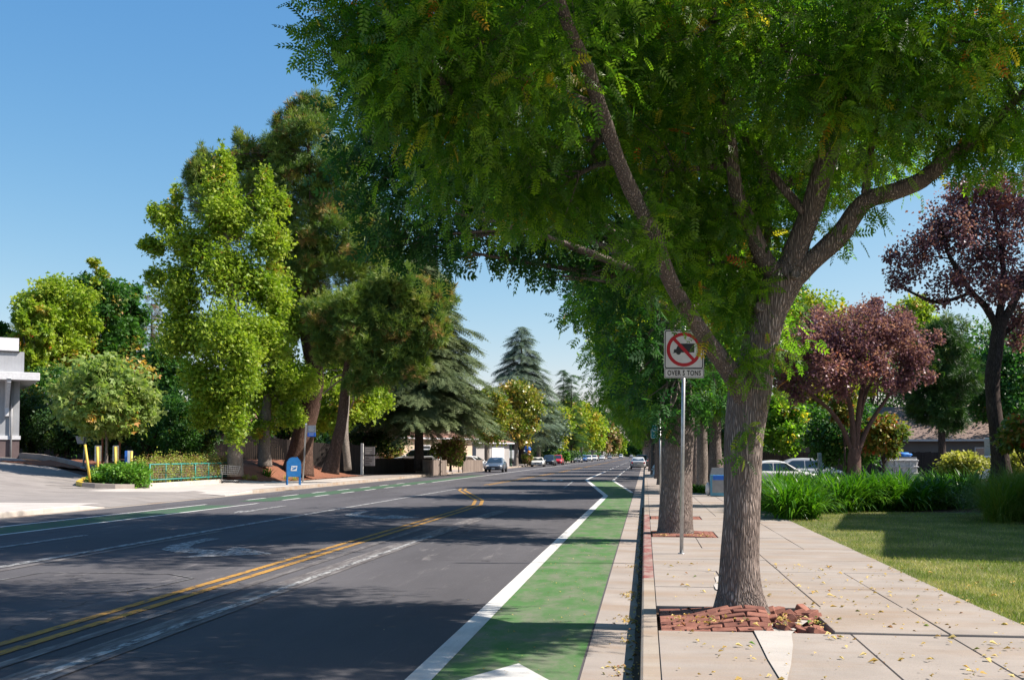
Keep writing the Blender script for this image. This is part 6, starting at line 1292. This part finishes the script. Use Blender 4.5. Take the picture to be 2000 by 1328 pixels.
def person(x, y, z, yaw, label, topm, legm, stride=.2, seed=0, h=1.72):
    root = empty('person', (x, y, z), yaw, label, 'person', None); k = h / 1.72
    V_ = dict(p=(0, 0, .95), w=(0, 0, 1.12), c=(0, 0, 1.36), n=(0, 0, 1.50), h0=(0, .01, 1.58), h1=(0, .015, 1.68), ls=(-.18, 0, 1.42), le=(-.24, -.03, 1.15), lw=(-.25, .08, .92), lh=(-.25, .10, .83), rs=(.18, 0, 1.42), re=(.24, -.02, 1.15), rw=(.25, .03, .92), rh=(.25, .05, .83),
              lp=(-.09, 0, .92), lk=(-.10, stride * .6, .5), la=(-.10, stride * .5, .09), lt=(-.11, stride * .5 + .17, .04), rp=(.09, 0, .92), rk=(.10, -stride * .2, .5), ra=(.10, -stride, .10), rt=(.11, -stride + .17, .04))
    Rr = dict(p=.14, w=.125, c=.15, n=.055, h0=.075, h1=.09, ls=.065, le=.045, lw=.032, lh=.035, rs=.065, re=.045, rw=.032, rh=.035, lp=.10, lk=.062, la=.045, lt=.035, rp=.10, rk=.062, ra=.045, rt=.035)
    E = [('p', 'w'), ('w', 'c'), ('c', 'n'), ('n', 'h0'), ('h0', 'h1'), ('c', 'ls'), ('ls', 'le'), ('le', 'lw'), ('lw', 'lh'), ('c', 'rs'), ('rs', 're'), ('re', 'rw'), ('rw', 'rh'), ('p', 'lp'), ('lp', 'lk'), ('lk', 'la'), ('la', 'lt'), ('p', 'rp'), ('rp', 'rk'), ('rk', 'ra'), ('ra', 'rt')]
    def skin(keys, edges, rs, mat, nm, cut=None):
        ks = list(keys); me = bpy.data.meshes.new(nm); me.from_pydata([tuple(Vector(V_[q_]) * k) for q_ in ks], [(ks.index(a), ks.index(b)) for a, b in edges], []); o = bpy.data.objects.new(nm, me); C.objects.link(o)
        o.modifiers.new('s', 'SKIN'); 
        for i, q_ in enumerate(ks): me.skin_vertices[0].data[i].radius = (rs * Rr[q_] * k,) * 2; me.skin_vertices[0].data[i].use_root = (i == 0)
        o.modifiers.new('u', 'SUBSURF').levels = 1; bpy.context.view_layer.update(); m_ = bpy.data.meshes.new_from_object(o.evaluated_get(bpy.context.evaluated_depsgraph_get())); bpy.data.objects.remove(o)
        m_.name = nm; m_.materials.clear(); m_.materials.append(mat); return link(nm, m_, root)
    skin(V_.keys(), E, 1.0, MT['skin'], 'body')
    skin(('p', 'w', 'c', 'ls', 'le', 'rs', 're'), [('p', 'w'), ('w', 'c'), ('c', 'ls'), ('ls', 'le'), ('c', 'rs'), ('rs', 're')], 1.15, MT[topm], 'shirt')
    skin(('p', 'lp', 'lk', 'la', 'rp', 'rk', 'ra'), [('p', 'lp'), ('lp', 'lk'), ('lk', 'la'), ('p', 'rp'), ('rp', 'rk'), ('rk', 'ra')], 1.16, MT[legm], 'trousers')
    lump('hair', (0, -.01 * k, 1.71 * k), (.095, .105, .085), MT['hair'], parent=root, rough=.1)
p = P(1270, 912, 128); person(p.x, p.y, .15, rad(180), 'person in dark navy clothes walking on the far right pavement', 'cloth_navy', 'denim')
p = P(1276, 910, 150); person(p.x + .1, p.y, .15, rad(20), 'person in a red top walking behind the one in navy', 'cloth_red', 'cloth_navy', .16)
p = P(1168, 899, 295); person(p.x, p.y, .02, rad(180), 'person standing in the street beside the far white cars', 'cloth_red', 'denim', .1)
for i, (ya, yb, mt_, lb_) in enumerate(((178, 215, 'shrub_leaf', 'dark clipped hedge along the pavement before the apartment house'), (222, 300, 'bright_shrub_leaf', 'long yellow-green hedge behind the far silver-grey cars'), (305, 480, 'deep_leaf', 'farthest long hedge on the left side of the road'))):
    n_ = int((yb - ya) / 3); root = empty('street_hedge', (-21, (ya + yb) / 2, .3), 0, lb_, 'hedge', 'long hedges down the left side'); me = crown('foliage', T_leaf, [(.2 * (k % 2), ya + (yb - ya) * (k + .5) / n_ - (ya + yb) / 2, .9, 1.0, 2.2, 1.1) for k in range(n_)], 9000, .38, MT[mt_], 300 + i, sub=.5, nsub=14, hollow=.3, droop=0); link('foliage', me, root)
rg = random.Random(8); tl = [(-62 - 25 * rg.random(), 90 + 14 * i + 6 * rg.random(), 2.8, 9, 9, 5.5 + 2 * rg.random()) for i in range(52)] + [(-90 + 9 * i, 900 + 60 * rg.random(), 3, 9, 9, 9) for i in range(24)] + [(62 + 20 * rg.random(), 60 + 16 * i, 3, 9, 9, 6) for i in range(30)]
me = crown('distant_wood', T_leaf, tl, 42000, 1.5, MT['shrub_leaf'], 77, sub=.5, nsub=16, hollow=.4, droop=0); tag(link('distant_wood', me), 'dark line of distant trees closing the view behind the houses', 'distant trees', kind='stuff')
# shopping cart
p = P(447, 944, 55.5); root = empty('shopping_cart', (p.x, p.y, .165), rad(35), 'wire shopping cart left at the right end of the railing', 'shopping cart')
def wire(nm, segs, r_=.008): mb = MB(); [mb.tube(s__, r_, 4, False) for s__ in segs]; mb.build(nm, MT['galv'], root)
bot = [(-.40, -.24, .50), (.42, -.18, .50), (.42, .18, .50), (-.40, .24, .50)]; topv = [(-.50, -.28, .98), (.55, -.24, .90), (.55, .24, .90), (-.50, .28, .98)]
sg_ = []
for i in range(4):
    j = (i + 1) % 4; sg_ += [[bot[i], bot[j]], [topv[i], topv[j]], [bot[i], topv[i]]]
    for k in range(1, 9): t = k / 9; sg_.append([Vector(bot[i]).lerp(Vector(bot[j]), t), Vector(topv[i]).lerp(Vector(topv[j]), t)])
    for k in (1, 2, 3): t = k / 4; sg_.append([Vector(bot[i]).lerp(Vector(topv[i]), t), Vector(bot[j]).lerp(Vector(topv[j]), t)])
for k in range(1, 8): t = k / 8; sg_.append([Vector(bot[0]).lerp(Vector(bot[1]), t), Vector(bot[3]).lerp(Vector(bot[2]), t)])
wire('basket', sg_, .007); wire('frame', [[(-.5, y, .98), (-.42, y, .5), (-.42, y, .16), (.45, y, .14)] for y in (-.26, .26)] + [[(-.42, -.26, .16), (-.42, .26, .16)], [(.45, -.2, .14), (.45, .2, .14)]], .015); wire('handle', [[(-.56, -.28, 1.02), (-.56, .28, 1.02)]], .02)
for x_ in (-.4, .42):
    for y_ in (-.24, .24): mb = MB(); mb.lathe([(.065, -.015), (.065, .015)], n=10, M=Matrix.Translation((x_, y_, .065)) @ Matrix.Rotation(rad(90), 4, 'X')); mb.build('wheel', MT['tyre'], root)
# low plants on left: dry bushes
bushy('dry_bush', 880, 86, 70, 858, 905, 'hedge_mixed_leaf', 5000, .2, 'brown and orange bush between the white hatchback and the garage', 181, zb=.4, nb=9, cat='shrub', th=1.0)
bushy('round_bush', 896, 88, 32, 872, 912, 'shrub_leaf', 4000, .13, 'clipped round dark green bush left of the weathered fence section', 182, zb=.3, nb=8, cat='shrub', th=.4)
bushy('dry_bush', 765, 100, 60, 862, 900, 'hedge_mixed_leaf', 3000, .2, 'rusty vine-like bush against the cream wall', 183, zb=.6, nb=9, cat='shrub', th=1.0)
bushy('low_hedge', 1088, 190, 110, 881, 898, 'shrub_leaf', 5000, .3, 'dark low hedge before the apartment house', 184, zb=.2, nb=10, cat='hedge', th=.4)
bushy('low_hedge', 1105, 180, 18, 882, 902, 'bright_shrub_leaf', 2000, .25, 'bright green clipped bush right of the red car', 185, zb=.2, nb=6, cat='hedge', th=.3)
bushy('low_bush', 1030, 145, 30, 888, 904, 'hedge_mixed_leaf', 2000, .2, 'small dry bush in front of the white van', 186, zb=.2, nb=6, cat='shrub', th=.3)
for i, (u, v) in enumerate(((668, 912), (700, 920), (705, 923), (480, 936), (560, 938))):
    q_ = G(u, v); straps('grass_tuft', ['dry grass tuft between the two pine trunks', 'dry yellow grass tuft at the tip of the bark mound', 'second dry grass tuft by the white sign post', 'sparse weedy tuft at the left foot of the mound', 'sparse weedy tuft beside the mailbox legs'][i], 'grass tuft', [(q_.x, q_.y, q_.z, 1), (q_.x + .4, q_.y + .3, q_.z, .8)], 60, .45, .02, MT['gold_leaf'], 60 + i, group='dry tufts on the bark mound')
p = P(1031, 880, 158); lump('balloon', (p.x, p.y, 2.6), (.5, .5, .6), MT['sign_blue'], 'blue inflatable shape above the van roof', 'inflatable', 1, rough=.2); lump('balloon', (p.x + .25, p.y - .6, 2.1), (.3, .3, .25), MT['orange'], 'orange inflatable shape below the blue one', 'inflatable', 2, rough=.2)
